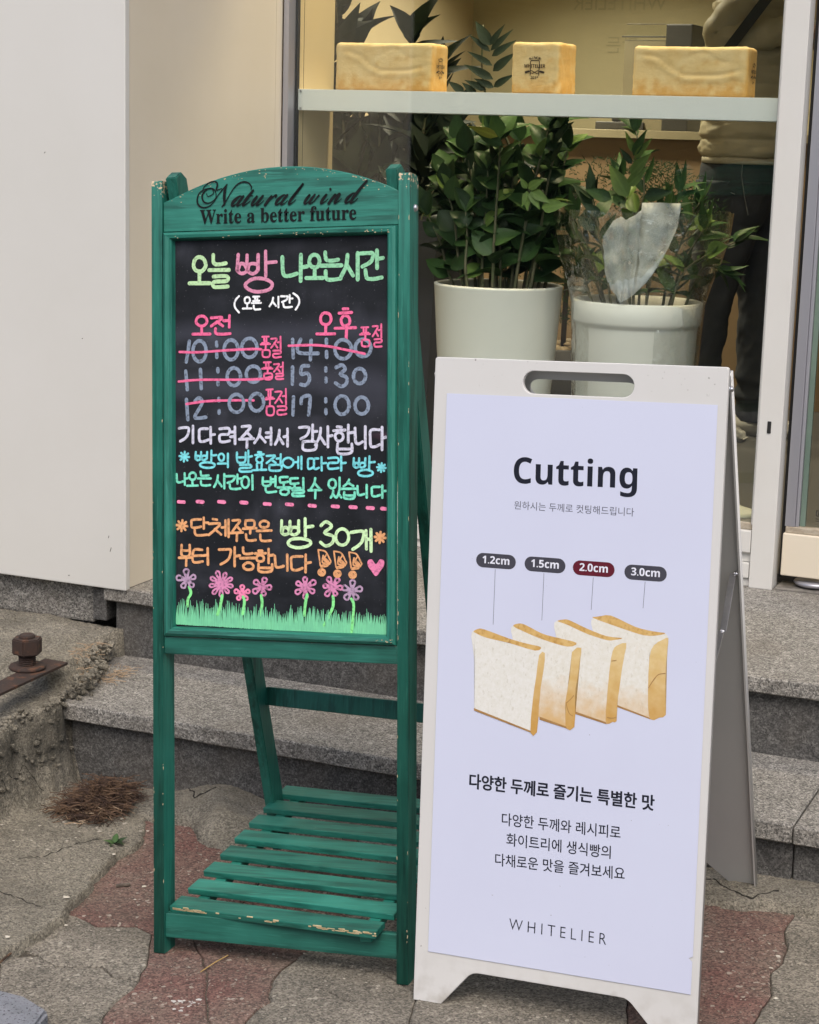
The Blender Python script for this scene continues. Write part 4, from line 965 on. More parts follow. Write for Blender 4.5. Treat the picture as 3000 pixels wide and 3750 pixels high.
SL = [
 ([(1027, 700), (1028, 672), (1045, 655), (1390, 775), (1520, 762), (1541, 785), (1450, 830), (1412, 900), (1410, 1328), (1204, 1246), (1150, 1200), (1080, 900)], [(1042, 660), (1075, 652), (1158, 643), (1320, 718), (1440, 748), (1520, 760), (1470, 775), (1380, 775), (1250, 735)], [(1541, 792), (1533, 880), (1523, 1000), (1522, 1180), (1524, 1303), (1480, 1322), (1415, 1332), (1405, 1150), (1415, 920), (1445, 840), (1500, 805)], [(1200, 1238), (1410, 1320), (1420, 1333), (1200, 1252)]),
 ([(780, 720), (783, 690), (803, 675), (1110, 805), (1235, 792), (1256, 815), (1200, 850), (1150, 1050), (1125, 1364), (922, 1288), (880, 1250), (820, 900)], [(803, 680), (840, 670), (882, 674), (1000, 730), (1130, 780), (1235, 793), (1180, 806), (1130, 806), (1000, 765), (870, 705)], [(1261, 825), (1250, 900), (1232, 1000), (1212, 1150), (1200, 1230), (1197, 1345), (1170, 1350), (1130, 1364), (1125, 1280), (1150, 1000), (1170, 880), (1200, 842)], [(918, 1280), (1125, 1352), (1130, 1366), (918, 1297)]),
 ([(494, 745), (497, 720), (515, 705), (860, 848), (940, 825), (962, 850), (920, 880), (880, 1050), (858, 1391), (688, 1325), (640, 1280), (540, 950)], [(508, 712), (545, 696), (590, 705), (700, 762), (800, 790), (930, 824), (870, 850), (700, 800), (570, 745)], [(962, 858), (952, 950), (938, 1050), (922, 1150), (920, 1230), (916, 1384), (858, 1392), (860, 1250), (855, 1220), (885, 1050), (900, 885)], [(684, 1315), (860, 1380), (865, 1394), (684, 1335)]),
 ([(230, 785), (234, 752), (250, 740), (330, 790), (655, 870), (690, 860), (718, 885), (690, 900), (662, 1050), (622, 1421), (250, 1270), (254, 1150), (256, 980), (240, 850)], [(245, 748), (275, 732), (320, 736), (480, 795), (600, 830), (692, 852), (655, 876), (480, 825), (330, 790), (265, 762)], [(720, 892), (712, 1000), (692, 1120), (680, 1250), (667, 1418), (623, 1421), (640, 1200), (662, 1050), (682, 905)], [(248, 1258), (622, 1408), (628, 1422), (248, 1274)])]
for i, (f, t_, s2, b2) in enumerate(SL):
    poly(f, M_crumb if i == 3 else M_crumb2, 'bread_slice_print'); poly(t_, M_crt, 'crust_print', 3); poly(s2, M_crs, 'crust_print', 2); poly(b2, M_crb, 'crust_print')
bm = bmesh.new()
for ln in ([(1408, 1125), (1440, 1075), (1475, 1035), (1520, 1028)], [(862, 1225), (890, 1200), (912, 1175)], [(862, 1230), (880, 1290), (905, 1310)], [(1135, 1320), (1165, 1325), (1195, 1320)], [(480, 822), (490, 800)], [(1165, 945), (1195, 940)]):
    ly[0] += 1; ribbon(bm, catmull([z6(*q) for q in ln], 4), .0011, TY-ly[0]*.00004)
obj('crust_fold_print', bm, M_crb, poster)
# ------------------------------------------------------------------ display shelf and loaves
shelf = box('display_shelf', -2.434, -1.089, 4.806, 5.01, 1.5515, 1.6085, pm('shelf_white', (.74, .76, .75), (.70, .72, .71), 3, .4, .05, 60, .0005, coord='World'), None, .001)
tag(shelf, 'thick white shelf across the shop window carrying three loaves', 'shelf')
for x in (-2.425,):
    for z in (1.557, 1.603):
        bm = lathe([(0, 0), (.003, 0), (.003, .002), (0, .002)], 8, 0, 0, 0); bmesh.ops.transform(bm, matrix=Matrix.Translation((x, 4.8045, z)) @ Matrix.Rotation(math.pi/2, 4, 'X'), verts=bm.verts); obj('screw', bm, M_bolt, shelf)
def loaf_extra(t, src, v, col):
    sep = nd(t, 'ShaderNodeSeparateXYZ'); t.links.new(src, sep.inputs[0])
    g = nd(t, 'ShaderNodeNewGeometry'); vt = nd(t, 'ShaderNodeVectorTransform', vector_type='NORMAL', convert_from='WORLD', convert_to='OBJECT'); t.links.new(g.outputs['Normal'], vt.inputs[0])
    sn = nd(t, 'ShaderNodeSeparateXYZ'); t.links.new(vt.outputs[0], sn.inputs[0])
    k = mth(t, 'ADD', nd_clamp(t, rng(t, sep.outputs[2], .055, .0)), mth(t, 'MULTIPLY', mth(t, 'SUBTRACT', noi(t, src, 30, 6), .5), 2.0))
    col = mixin(t, rng(t, k, .1, .9, 0, .9), col, (.56, .30, .075))
    col = mixin(t, rng(t, sn.outputs[0], .3, .8, 0, .65), col, (.66, .36, .08))     # right end face's shade painted in as a browner crust tone
    return mixin(t, rng(t, noi(t, src, 26, 6), .52, .72, 0, .5), col, (.76, .61, .34))
M_loaf = pm('loaf_crust', (.74, .56, .29), (.68, .47, .20), 16, .85, .6, 150, .003, extra=loaf_extra)
M_stamp = pm('burnt_stamp', (.035, .02, .012), (.05, .03, .02), 200, .8)
def loaf(L, D, Hh, loc, label, crease=True, seed=0):
    bm = bmesh.new(); add_box(bm, -L/2, L/2, 0, D, 0, Hh)
    nx = 56 if L > .2 else 30
    bmesh.ops.subdivide_edges(bm, edges=list(bm.edges), cuts=27, use_grid_fill=True)
    R = .013
    for v in bm.verts:
        p = v.co; c = Vector((max(-L/2+R, min(L/2-R, p.x)), max(R, min(D-R, p.y)), max(R*.5, min(Hh-R, p.z)))); d = p-c
        if d.length > 1e-6:
            rr = R
            v.co = c + d.normalized()*min(d.length, rr)
        p = v.co.copy()
        n0 = fbm(p.x+seed, p.y, p.z, 20)*.0011 + fbm(p.x+seed, p.y, p.z, 95)*.0011
        wz = math.sin(math.pi*max(0, min(1, p.z/Hh))); wx = math.sin(math.pi*max(0, min(1, (p.x+L/2)/L))); wy = math.sin(math.pi*max(0, min(1, p.y/D)))
        fy = sm(.02, .0, p.y); fb = sm(D-.02, D, p.y); fx = sm(L/2-.02, L/2, p.x); gx = sm(-L/2+.02, -L/2, p.x)
        dy = n0 - .0035*wz*min(1, 3*wx)
        if crease:
            t = (p.x+L/2)/L
            zc_ = Hh*(.84-.42*sm(.1, .5, t) + .12*sm(.68, 1.0, t)) + fbm(t*9+seed, 1)*.004
            ed = sm(.06, .14, t)*sm(.96, .88, t)
            dy -= ed*(.0040*math.exp(-((p.z-zc_)/.0040)**2) - .0034*math.exp(-((p.z-zc_+.011)/.008)**2))
            z2 = Hh*(.78+.10*math.sin((t-.5)*16)); dy -= ed*sm(.45, .5, t)*sm(.85, .8, t)*.0030*math.exp(-((p.z-z2)/.004)**2)
        else:
            q = math.hypot(p.x, (p.z-.066)*.8); dy = dy*(1-.85*sm(.045, .02, q)) - .003*sm(.045, .02, q)
        v.co.y -= dy*fy; v.co.y += n0*fb
        v.co.x += (n0*(.3 if crease else 1) - .003*wz*wy)*fx; v.co.x -= n0*gx
        if p.z > Hh-.02: v.co.z += (n0*.7 - .0015*wx)*sm(Hh-.02, Hh, p.z)
        v.co.z = max(0, v.co.z)
    o = obj('bread_loaf', bm, M_loaf, None, True); o.location = loc; return tag(o, label, 'bread', 'square loaves on the window shelf')
def stamp(parent, cx, cz, y, s, end=False, L=0):
    bm = bmesh.new()
    def R_(pts, w): layer[0] = (layer[0]+1) % 40; ribbon(bm, [(cx+a*s, cz+b*s) for a, b in pts], w*s, y-layer[0]*.00001, jit=0)
    R_([(-.45, -.95), (-.47, .35), (-.38, .48), (.38, .48), (.47, .35), (.45, -.95)], .09)
    R_([(-.45, -.5), (-.45, -.72), (-.2, -.78), (0, -.62), (.2, -.78), (.45, -.72)], .08); R_([(-.8, -.62), (-.3, -.5), (.0, -.68), (.3, -.5), (.8, -.62)], .09)
    R_([(-.95, -.66), (-.62, -.58)], .2); R_([(.62, -.58), (.95, -.66)], .2)
    parts = [obj('stamp', bm, M_stamp, parent)]
    parts.append(lettering(SANSB('WHITELIER'), (cx-1.12*s, cz-.22*s), (cx+1.12*s, cz-.22*s), y-.0006, M_stamp, parent, offset=.01, name='stamp', hscale=1.15))
    parts.append(lettering(SANSB('2019'), (cx-.4*s, cz-1.3*s), (cx+.4*s, cz-1.3*s), y-.0006, M_stamp, parent, offset=.01, name='stamp'))
    for k, ch in enumerate('SINCE'):
        a = (k-2)*-.38; x, z = cx+math.sin(-a)*1.0*s*.62, cz+(.62+.32*math.cos(a)-.3)*s
        w_ = .05 if ch == 'I' else .16
        parts.append(lettering(SANSB(ch), (x-w_*s/1.2*math.cos(a), z-w_*s/1.2*math.sin(a)), (x+w_*s/1.2*math.cos(a), z+w_*s/1.2*math.sin(a)), y-.0006, M_stamp, parent, name='stamp', offset=.01, height=.24*s))
    if end:
        for o in parts:
            for v in o.data.vertices:
                x, yy, z = v.co; v.co = (L/2 - (yy-y) + .0010, (x-cx)+.055, z)
    return parts
ZS = 1.609
l1 = loaf(.290, .118, .127, (-2.191, 4.832, ZS), 'pale golden whole loaf at the left end of the window shelf', True, 0)
stamp(l1, 0, .068, 0, .026, True, .290)
l2 = loaf(.136, .140, .133, (-1.752, 4.832, ZS), 'short square loaf with a burnt stamp facing out in the middle of the shelf', False, 5)
stamp(l2, -.002, .072, .0012, .0265)
l3 = loaf(.302, .100, .125, (-1.336, 4.832, ZS), 'golden whole loaf at the right end of the shelf beside the frame post', True, .3)
stamp(l3, 0, .066, 0, .024, True, .302)

# ------------------------------------------------------------------ plants inside
def leafmat(name, c1, c2, rough=.42, edge=None):
    def ex(t, src, v, col):
        sep = nd(t, 'ShaderNodeSeparateXYZ'); t.links.new(src, sep.inputs[0])
        k = mth(t, 'ABSOLUTE', sep.outputs[0])
        return mixin(t, rng(t, k, .004, .0, 0, .35), col, tuple(min(1, c*1.9) for c in c1[:3]))
    return pm(name, c1, c2, 25, rough, .2, 30, .001, spec=.3, extra=ex)
ML = [leafmat('leaf_dark_green', (.020, .044, .016), (.030, .064, .022)), leafmat('leaf_mid_green', (.042, .09, .026), (.055, .115, .035)), leafmat('leaf_light_green', (.13, .21, .045), (.17, .26, .07)), leafmat('leaf_yellow', (.42, .42, .06), (.36, .38, .07))]
M_lfd = leafmat('leaf_blackish', (.012, .022, .011), (.018, .032, .015), .7)
M_stem = pm('plant_stem', (.10, .12, .055), (.16, .14, .09), 30, .6)
def leaf_me(L, Wd, fold, curl, mat, pointed=.5, nm='leaf'):
    vs = []; n = 6
    for i in range(n+1):
        t = i/n; w_ = Wd*(math.sin(math.pi*t**(.75 if pointed < .5 else .62))**(.8 if pointed < .5 else 1.0))*(1-.0*t)
        if i == 0: w_ = Wd*.06
        if i == n: w_ = .0004
        y = L*t; z = curl*t*t*L
        vs += [(-w_, y, z+fold*w_), (0, y, z), (w_, y, z+fold*w_)]
    fs = []
    for i in range(n):
        a = i*3; fs += [(a, a+1, a+4, a+3), (a+1, a+2, a+5, a+4)]
    me = bpy.data.meshes.new(nm); me.from_pydata(vs, [], fs); me.update(); me.polygons.foreach_set('use_smooth', [True]*len(me.polygons)); me.materials.append(mat); return me
LB_ = {}
def leafset(key, L, Wd, mats, pointed):
    LB_[key] = [leaf_me(L*random.uniform(.8, 1.15), Wd*random.uniform(.85, 1.15), random.uniform(.1, .9), random.uniform(-.9, .35), mt, pointed) for mt in mats for _ in range(5)]
leafset('oval', .100, .034, [ML[0], ML[0], ML[1]], .4); leafset('oval_light', .085, .024, [ML[2], ML[1]], .4)
leafset('point', .085, .0145, [ML[0], ML[1]], .7); leafset('big', .20, .050, [M_lfd, M_lfd], .7); leafset('yellow', .10, .026, [ML[3]], .5)
leafset('small', .05, .012, [M_lfd, ML[0]], .6)
def put_leaf(parent, key, p, d, roll=0, s=1.0):
    me = random.choice(LB_[key]); d = Vector(d).normalized(); z = Vector((0, -.5, 1)); z = (z-d*z.dot(d))
    if z.length < .05: z = Vector((0, -1, 0)) - d*(-d.y)
    z.normalize(); x = d.cross(z); M = Matrix((x, d, z)).transposed().to_4x4() @ Matrix.Rotation(roll, 4, 'Y') @ Matrix.Scale(s, 4)
    o = bpy.data.objects.new('leaf', me); o.matrix_local = Matrix.Translation(p) @ M; return link(o, parent)
def plant(name, label, cat, base, pot, stems, key, keyt=None, soil_z=None, leaf_gap=.05, r=.006, start=.25, s0=1.0, grp=None):
    root = empty(name, label, cat, base, grp)
    for st in stems:
        pts = catmull(st, 5); bm = bmesh.new(); add_tube(bm, pts, [r*(1-.6*i/len(pts)) for i in range(len(pts))], 6); obj('stem', bm, M_stem, root, True)
        P = [Vector(p) for p in pts]; acc = 0; side = random.choice((0, 1)); L = sum((P[i+1]-P[i]).length for i in range(len(P)-1)); run = 0; nxt = L*start
        for i in range(len(P)-1):
            seg = (P[i+1]-P[i]); 
            while run+seg.length > nxt:
                t = (nxt-run)/seg.length; p = P[i]+seg*t; ax = seg.normalized()
                a = random.uniform(-.9, .9) + (0 if side else math.pi); side = 1-side
                h = Vector((math.cos(a), math.sin(a)*1.0, 0)); frac = nxt/L
                d = h*(.9-.35*frac) + ax*(.45+.55*frac)
                k = key if not (keyt and random.random() < keyt[1]*(.3+frac)) else keyt[0]
                put_leaf(root, k, p, d, random.uniform(-.7, .7), s0*random.uniform(.8, 1.1)*(1.05-.25*frac))
                nxt += leaf_gap*random.uniform(.8, 1.2)
            run += seg.length
        put_leaf(root, key, P[-1], (P[-1]-P[-2]).normalized()+Vector((.1, 0, .1)), 0, s0*.9)
        for s in (-1, 1): put_leaf(root, key, P[-1], (P[-1]-P[-2]).normalized()+Vector((s*.6, 0, .1)), 0, s0*.8)
    return root
M_pot = pm('white_pot_glaze', (.84, .84, .80), (.80, .80, .76), 3, .45, .03, 30, .0005)
M_soil = pm('soil', (.035, .028, .02), (.06, .05, .035), 30, .95, 1, 80, .004)
def pot(label, cx, cy, prof, soil, mat, cat='plant pot', grp=None, seg=56, soil_r=None):
    root = empty('plant_pot', label, cat, (cx, cy, .388), grp)
    obj('pot_body', lathe(prof, seg), mat, root, True)
    bm = lathe([(0, soil+.004), (soil_r, soil)], 32); obj('soil', bm, M_soil, root); return root
GP = 'white potted plants behind the glass'
R1 = .186; zt = 1.076-.388
pot('smooth white tapered planter behind the glass left of the wrapped pot', -1.965, 5.18, [(0, 0), (.125, 0), (.135, .01), (R1*.93, zt*.72), (R1, zt-.006), (R1+.001, zt), (R1-.008, zt+.002), (R1-.013, zt-.004), (R1-.02, zt-.03)], zt-.03, M_pot, grp=None, soil_r=R1-.018)
R2 = .181; zt2 = 1.056-.388
prof2 = [(0, 0), (.135, 0), (.145, .01), (R2*.945, zt2-.075), (R2*.95, zt2-.068), (R2*.985, zt2-.064), (R2, zt2-.055), (R2+.002, zt2-.004), (R2-.004, zt2), (R2-.014, zt2-.004), (R2-.02, zt2-.03)]
pot('white banded planter wrapped in clear plastic behind the A-frame sign', -1.545, 5.18, prof2, zt2-.03, M_pot, soil_r=R2-.018)
def stemset(cx, cy, z0, n, rad_, hmin, hmax, spread, tops=None):
    out = []
    for i in range(n):
        a = i*2.4; rr = rad_*math.sqrt((i+.5)/n); x, y = rr*math.cos(a), rr*math.sin(a); h = random.uniform(hmin, hmax)
        ex_, ey_ = x*spread+random.uniform(-.04, .04), y*spread*.6
        out.append([(x, y, z0), (x*1.1+.2*(ex_-x), y*1.1, z0+h*.35), (x+.6*(ex_-x), y+.5*(ey_-y), z0+h*.7), (ex_, ey_, z0+h)])
    return out
random.seed(11)
st = stemset(0, 0, 0, 30, .132, .22, .48, 1.65)
p1 = plant('leafy_plant', 'bushy plant with broad oval dark green leaves in the smooth white planter', 'plant', (-1.965, 5.18, 1.045), None, st, 'oval', ('oval_light', .22), leaf_gap=.030, start=.22, s0=.95, r=.0055)
# tall sprig that reaches above the shelf, seen beside the middle loaf
sp = [(.02, .02, 0), (.03, .03, .35), (-.02, .03, .6), at_y(1770, 90, 5.21) - Vector((-1.965, 5.18, 1.045))]
sp[2] = at_y(1775, 330, 5.21) - Vector((-1.965, 5.18, 1.045)); sp = [tuple(q) for q in sp]
bm = bmesh.new(); sp5 = catmull(sp, 6); add_tube(bm, sp5, [.006-.004*i/len(sp5) for i in range(len(sp5))], 6); obj('stem', bm, M_stem, p1, True)
M_ = Vector((-1.965, 5.18, 1.045))
def tipleaf(root, base, px0, py0, px1, py1, Y, key, wd=1.0, mt=None):
    a = at_y(px0, py0, Y)-base; b = at_y(px1, py1, Y-.01)-base; L = (b-a).length
    me = leaf_me(L, L*.125*wd, .25, -.12, mt or ML[0], .6); d = (b-a).normalized(); z = Vector((.15, -1, .25)); z = (z-d*z.dot(d)).normalized(); x = d.cross(z)
    o = bpy.data.objects.new('leaf', me); M2 = Matrix((x, d, z)).transposed().to_4x4(); M2.translation = a; o.matrix_local = M2; link(o, root)
for x0, y0, x1, y1, w_ in ((1795, 165, 1740, 75, 2.2), (1795, 165, 1845, 88, 1.3), (1797, 185, 1873, 106, 1.1), (1795, 188, 1716, 124, 1.1), (1802, 205, 1885, 145, 1.3), (1803, 240, 1710, 184, 1.1), (1806, 260, 1885, 190, 1.6), (1806, 290, 1697, 232, 1.3), (1808, 320, 1735, 285, 1.6), (1808, 318, 1880, 270, 1.5), (1780, 330, 1700, 290, 1.5), (1700, 340, 1640, 295, 2.0), (1745, 345, 1690, 300, 1.8)):
    tipleaf(p1, M_, x0, y0, x1, y1, 5.20, 'point', w_*.8, M_lfd)
tipleaf(p1, M_, 1822, 500, 1712, 458, 4.99, 'yellow', 1.2, ML[3]); tipleaf(p1, M_, 1840, 530, 1745, 485, 5.0, 'yellow', 1.7, ML[1])
for x0, y0, x1, y1 in ((1930, 690, 1905, 650), (1935, 690, 1990, 655), (1930, 700, 1930, 770), (1945, 700, 1975, 765), (1935, 705, 1910, 755), (1950, 700, 2010, 740), (1985, 760, 2075, 745)):
    tipleaf(p1, M_, x0, y0, x1, y1, 4.98, 'oval_light', 2.0, ML[2])
random.seed(5)
base2 = Vector((-1.545, 5.18, 1.03))
st2 = [[(-.02, 0, 0), (-.04, .0, .2), (.0, .01, .32), tuple(at_y(2330, 480, 5.2)-base2)]] + [[(x, y, 0), (x*1.4, y, .12), (ex_, y, h)] for x, y, ex_, h in ((-.10, .02, -.20, .24), (-.06, -.05, -.13, .30), (-.02, .08, -.09, .36), (.04, -.06, .08, .26), (.08, .03, .17, .23), (.10, -.02, .27, .20), (.02, .02, .10, .33), (-.12, .06, -.26, .30), (-.08, .08, -.16, .20), (.05, .08, .14, .30), (.0, -.04, .02, .2), (.12, .05, .22, .12), (-.13, 0, -.22, .14))]
p2 = plant('leafy_plant', 'plant with pointed green leaves rising from the plastic wrapped planter', 'plant', tuple(base2), None, st2, 'point', ('oval_light', .3), leaf_gap=.026, start=.2, s0=1.15, r=.0045)
for x0, y0, x1, y1, w_ in ((2325, 560, 2290, 480, 1.2), (2320, 570, 2365, 475, 1.3), (2315, 600, 2270, 540, 1.3), (2325, 580, 2385, 505, 1.2), (2310, 640, 2380, 560, 1.6), (2300, 680, 2370, 610, 1.7), (2300, 720, 2230, 600, 1.8), (2360, 720, 2460, 700, 1.9), (2240, 730, 2140, 690, 1.8), (2200, 790, 2130, 740, 1.8), (2180, 840, 2110, 790, 2)):
    tipleaf(p2, base2, x0, y0, x1, y1, 5.06, 'point', w_, random.choice(ML[:3]))
# clear plastic wrapping
M_wrap = glass_mat('clear_film', (.93, .94, .92), 1.3, .06)
def film_mat():
    mt = glass_mat('clear_film', (.95, .955, .945), 2.6, .10); t = mt.node_tree
    tc = nd(t, 'ShaderNodeTexCoord'); q = nd(t, 'ShaderNodeTexNoise'); q.inputs['Scale'].default_value = 26; q.inputs['Detail'].default_value = 3; t.links.new(tc.outputs['Object'], q.inputs[0])
    bp = nd(t, 'ShaderNodeBump'); bp.inputs['Strength'].default_value = .9; bp.inputs['Distance'].default_value = .02; t.links.new(q.outputs[0], bp.inputs['Height'])
    for n_ in t.nodes:
        if n_.type == 'BSDF_GLOSSY': t.links.new(bp.outputs[0], n_.inputs['Normal'])
        if n_.type == 'FRESNEL': t.links.new(bp.outputs[0], n_.inputs['Normal'])
    return mt
M_film = film_mat()
vs = []; seg = 64; rows = [(.15, .0), (.168, .25), (R2*.985+.006, zt2-.08), (R2+.008, zt2-.01), (.200, zt2+.05), (.222, zt2+.11), (.242, zt2+.19), (.25, zt2+.25)]
for r, z in rows:
    for k in range(seg):
        a = k*2*math.pi/seg; q = r*(1+.03*math.sin(a*9+z*9)+.03*fbm(math.cos(a)*2, math.sin(a)*2, z*6, 1.5)) if z > zt2 else r*(1+.012*fbm(math.cos(a)*4, math.sin(a)*4, z*9, 1.5))
        vs.append((q*math.cos(a)*(1.0 if z < zt2 else 1.0), q*math.sin(a)*.9, z))
fs = [(i*seg+k, i*seg+(k+1) % seg, (i+1)*seg+(k+1) % seg, (i+1)*seg+k) for i in range(len(rows)-1) for k in range(seg)]
film = pyobj('plastic_wrap', vs, fs, M_film, None, True); film.location = (-1.545, 5.18, .388); tag(film, 'crinkled clear plastic sleeve around the banded planter', 'plastic wrap')
def sheet_mat():
    mt = bpy.data.materials.new('frosted_film'); mt.use_nodes = True; t = mt.node_tree; b = t.nodes['Principled BSDF']
    b.inputs['Base Color'].default_value = (.80, .85, .88, 1); b.inputs['Roughness'].default_value = .35
    tc = nd(t, 'ShaderNodeTexCoord'); f = rng(t, noi(t, tc.outputs['Object'], 14, 4), .35, .65, .26, .62)
    t.links.new(f, b.inputs['Alpha']); q = noi(t, tc.outputs['Object'], 16, 2)
    bp = nd(t, 'ShaderNodeBump'); bp.inputs['Strength'].default_value = .5; bp.inputs['Distance'].default_value = .01; t.links.new(q, bp.inputs['Height']); t.links.new(bp.outputs[0], b.inputs['Normal']); return mt
sh = [(2270, 1108), (2232, 1060), (2205, 990), (2195, 900), (2198, 868), (2230, 812), (2258, 793), (2280, 808), (2310, 790), (2335, 768), (2332, 745), (2475, 745), (2472, 800), (2462, 850), (2435, 915), (2415, 955), (2385, 1010), (2340, 1060), (2295, 1098), (2282, 1104)]
bm = bmesh.new(); bs = at_y(2282, 1108, 4.985)
P = [at_y(x, y, 4.985)-bs for x, y in sh]
P2 = []
for i in range(len(P)):
    a, b = P[i], P[(i+1) % len(P)]
    for k in range(4): q = a.lerp(b, k/4); P2.append((q.x+random.uniform(-.0012, .0012), q.z+random.uniform(-.0012, .0012)))
f = bm.faces.new([bm.verts.new((x, 0, z)) for x, z in P2]); bmesh.ops.triangulate(bm, faces=[f])
bmesh.ops.subdivide_edges(bm, edges=[e for e in bm.edges if e.calc_length() > .012], cuts=5); bmesh.ops.triangulate(bm, faces=bm.faces)
for v in bm.verts: v.co.y += fbm(v.co.x, v.co.z, 1, 9)*.010 + .15*v.co.z + .006*abs(math.sin(math.atan2(v.co.x+.002, v.co.z+.01)*9)) + abs(fbm(v.co.x, v.co.z, 4, 22))*.008
tp = obj('torn_plastic_sheet', bm, sheet_mat(), None, True); tp.location = bs
md = tp.modifiers.new('s', 'SOLIDIFY'); md.thickness = .0006
tag(tp, 'torn milky plastic sheet sticking up out of the wrapped planter', 'plastic sheet')

# dark planter and big dark plant on the left, behind
pd = empty('plant_pot', 'tall charcoal square planter behind the right post of the green easel', 'plant pot', (-2.62, 5.75, .388))
bm = bmesh.new()
for (a, b_, c, d, z0, z1) in ((-.13, .13, -.13, .13, 0, .0),): pass
M_char = pm('charcoal_planter', (.055, .056, .065), (.045, .046, .055), 6, .6)
q = [(-.115, 0), (.115, 0), (.16, .86), (-.16, .86)]
vs = [(sx*r, sy*r, z) for z, r in ((0, .115), (.84, .165), (.84, .15), (.80, .15)) for sx, sy in ((-1, -1), (1, -1), (1, 1), (-1, 1))]
fs = [(i*4+k, i*4+(k+1) % 4, (i+1)*4+(k+1) % 4, (i+1)*4+k) for i in range(3) for k in range(4)] + [(12, 13, 14, 15)]
pc = at_y(1530, 1300, 5.75); pd.location = (pc.x-.04, 5.75, .388)
pyobj('pot_body', vs, fs, M_char, pd)
random.seed(3)
sd = [[(x, y, 0), (x*1.5, y*1.5, .08), (x*3, y*3, .16)] for x, y in ((-.03, 0), (.03, .01), (0, -.03), (.04, -.04))]
plant('small_dark_plant', 'small drooping dark plant in the charcoal square planter', 'plant', (pc.x-.04, 5.75, 1.19), None, sd, 'small', leaf_gap=.03, r=.003, s0=1.1)
random.seed(21)
b3 = at_y(1400, 900, 6.0); b3 = Vector((b3.x, 6.0, .80))
sb_ = [[(x*.3, y*.3, 0), (x*.6, y*.5, .35), (x, y, h)] for x, y, h in ((-.30, 0, .60), (-.15, .1, .85), (0, -.05, .75), (.16, .0, .85), (.30, .05, .62), (-.25, .05, .95), (.05, .1, 1.0), (.36, 0, .42), (-.05, -.1, .55), (.2, -.1, .6), (-.34, 0, 1.25), (-.22, .05, 1.15), (.12, 0, .45))]
sb_ += [[(q[0][0]+.05, q[0][1]+.06, 0), (q[1][0]*1.2+.04, q[1][1]+.06, q[1][2]*.9), (q[2][0]*1.05+.05, q[2][1]+.1, q[2][2]*.86)] for q in sb_]
p3 = plant('broad_leaf_plant', 'large dark broad leaved plant behind the arched head board of the easel', 'plant', tuple(b3), None, sb_, 'big', leaf_gap=.042, start=.15, s0=.95, r=.008)
for x0, y0, x1, y1, w_ in ((1240, 200, 1310, 8, 1.5), (1235, 220, 1366, 70, 1.6), (1245, 60, 1250, 0, 1.5), (1260, 230, 1330, 130, 2.4)):
    tipleaf(p3, b3, x0, y0, x1, y1, 5.9, 'big', w_, M_lfd)
pb3 = empty('plant_pot', 'black round pot of the large dark plant at the back left', 'plant pot', (b3.x, 6.0, .388))
obj('pot_body', lathe([(0, 0), (.13, 0), (.18, .41), (.165, .41), (.16, .36), (0, .36)], 32), M_char, pb3, True)
# thin stemmed feathery tree with pebbles in its pot
tb_ = at_y(2062, 1270, 5.75)
fr = empty('feathery_tree', 'thin dark stemmed feathery tree between the two white planters', 'plant', (tb_.x, 5.75, tb_.z))
t0 = Vector((0, 0, 0)); t1 = at_y(2085, 900, 5.75)-tb_; t2 = at_y(2110, 700, 5.75)-tb_
bm = bmesh.new(); add_tube(bm, catmull([tuple(t0), tuple(t1), tuple(t2)], 6), .009, 6); obj('trunk', bm, pm('dark_bark', (.035, .028, .02), None, 20, .8), fr, True)
bm = bmesh.new(); random.seed(8)
for i in range(2600):
    cx, cz, rx, rz = random.choice(((.14, .50, .24, .10), (-.02, .20, .11, .13), (.28, .50, .15, .09), (.40, .42, .09, .08)))
    a = random.uniform(0, 6.28); r = math.sqrt(random.random()); x = t2.x*0+cx+rx*r*math.cos(a); z = cz+rz*r*math.sin(a); y = random.uniform(-.10, .12)
    d = Vector((random.uniform(-1, 1), random.uniform(-.4, .4), random.uniform(-.5, .9))).normalized()*random.uniform(.012, .028); s_ = d.cross(Vector((0, 1, 0))).normalized()*.0018
    p = Vector((x, y, z)); bm.faces.new([bm.verts.new(q) for q in (p-s_, p+s_, p+d)])
obj('foliage', bm, ML[0], fr)
pbp = empty('plant_pot', 'dark pot filled with pale pebbles under the feathery tree', 'plant pot', (tb_.x, 5.75, .388))
zp = tb_.z-.388
obj('pot_body', lathe([(0, 0), (.10, 0), (.135, zp), (.125, zp+.003), (.12, zp-.02), (0, zp-.02)], 32), M_char, pbp, True)
bm = bmesh.new()
random.seed(2)
for i in range(46):
    a = random.uniform(0, 6.28); r = .115*math.sqrt(random.random()); c = Vector((r*math.cos(a), r*math.sin(a), zp+random.uniform(-.01, .016)))
    g_ = bmesh.ops.create_icosphere(bm, subdivisions=2, radius=.018*random.uniform(.6, 1.15)); 
    M2 = Matrix.Translation(c) @ Matrix.Rotation(random.uniform(0, 3), 4, 'Z') @ Matrix.Diagonal((1.35, 1, .7, 1))
    bmesh.ops.transform(bm, matrix=M2, verts=g_['verts'])
pe = obj('pebbles', bm, pm('pebble', (.45, .36, .24), (.32, .25, .17), 9, .7), pbp, True); pe['kind'] = 'stuff'
# pale round dish on the floor by the frame
dc = at_z(2672, 1895, .40); ds = tag(empty('saucer'), 'cream round dish just inside the glass by the frame post', 'dish'); ds.location = (dc.x-.0, dc.y, .388)
obj('dish', lathe([(0, 0), (.062, 0), (.078, .022), (.08, .03), (.07, .036), (.04, .045), (.012, .06), (0, .062)], 40), pm('dish_cream', (.55, .54, .42), (.5, .49, .38), 10, .5), ds, True)

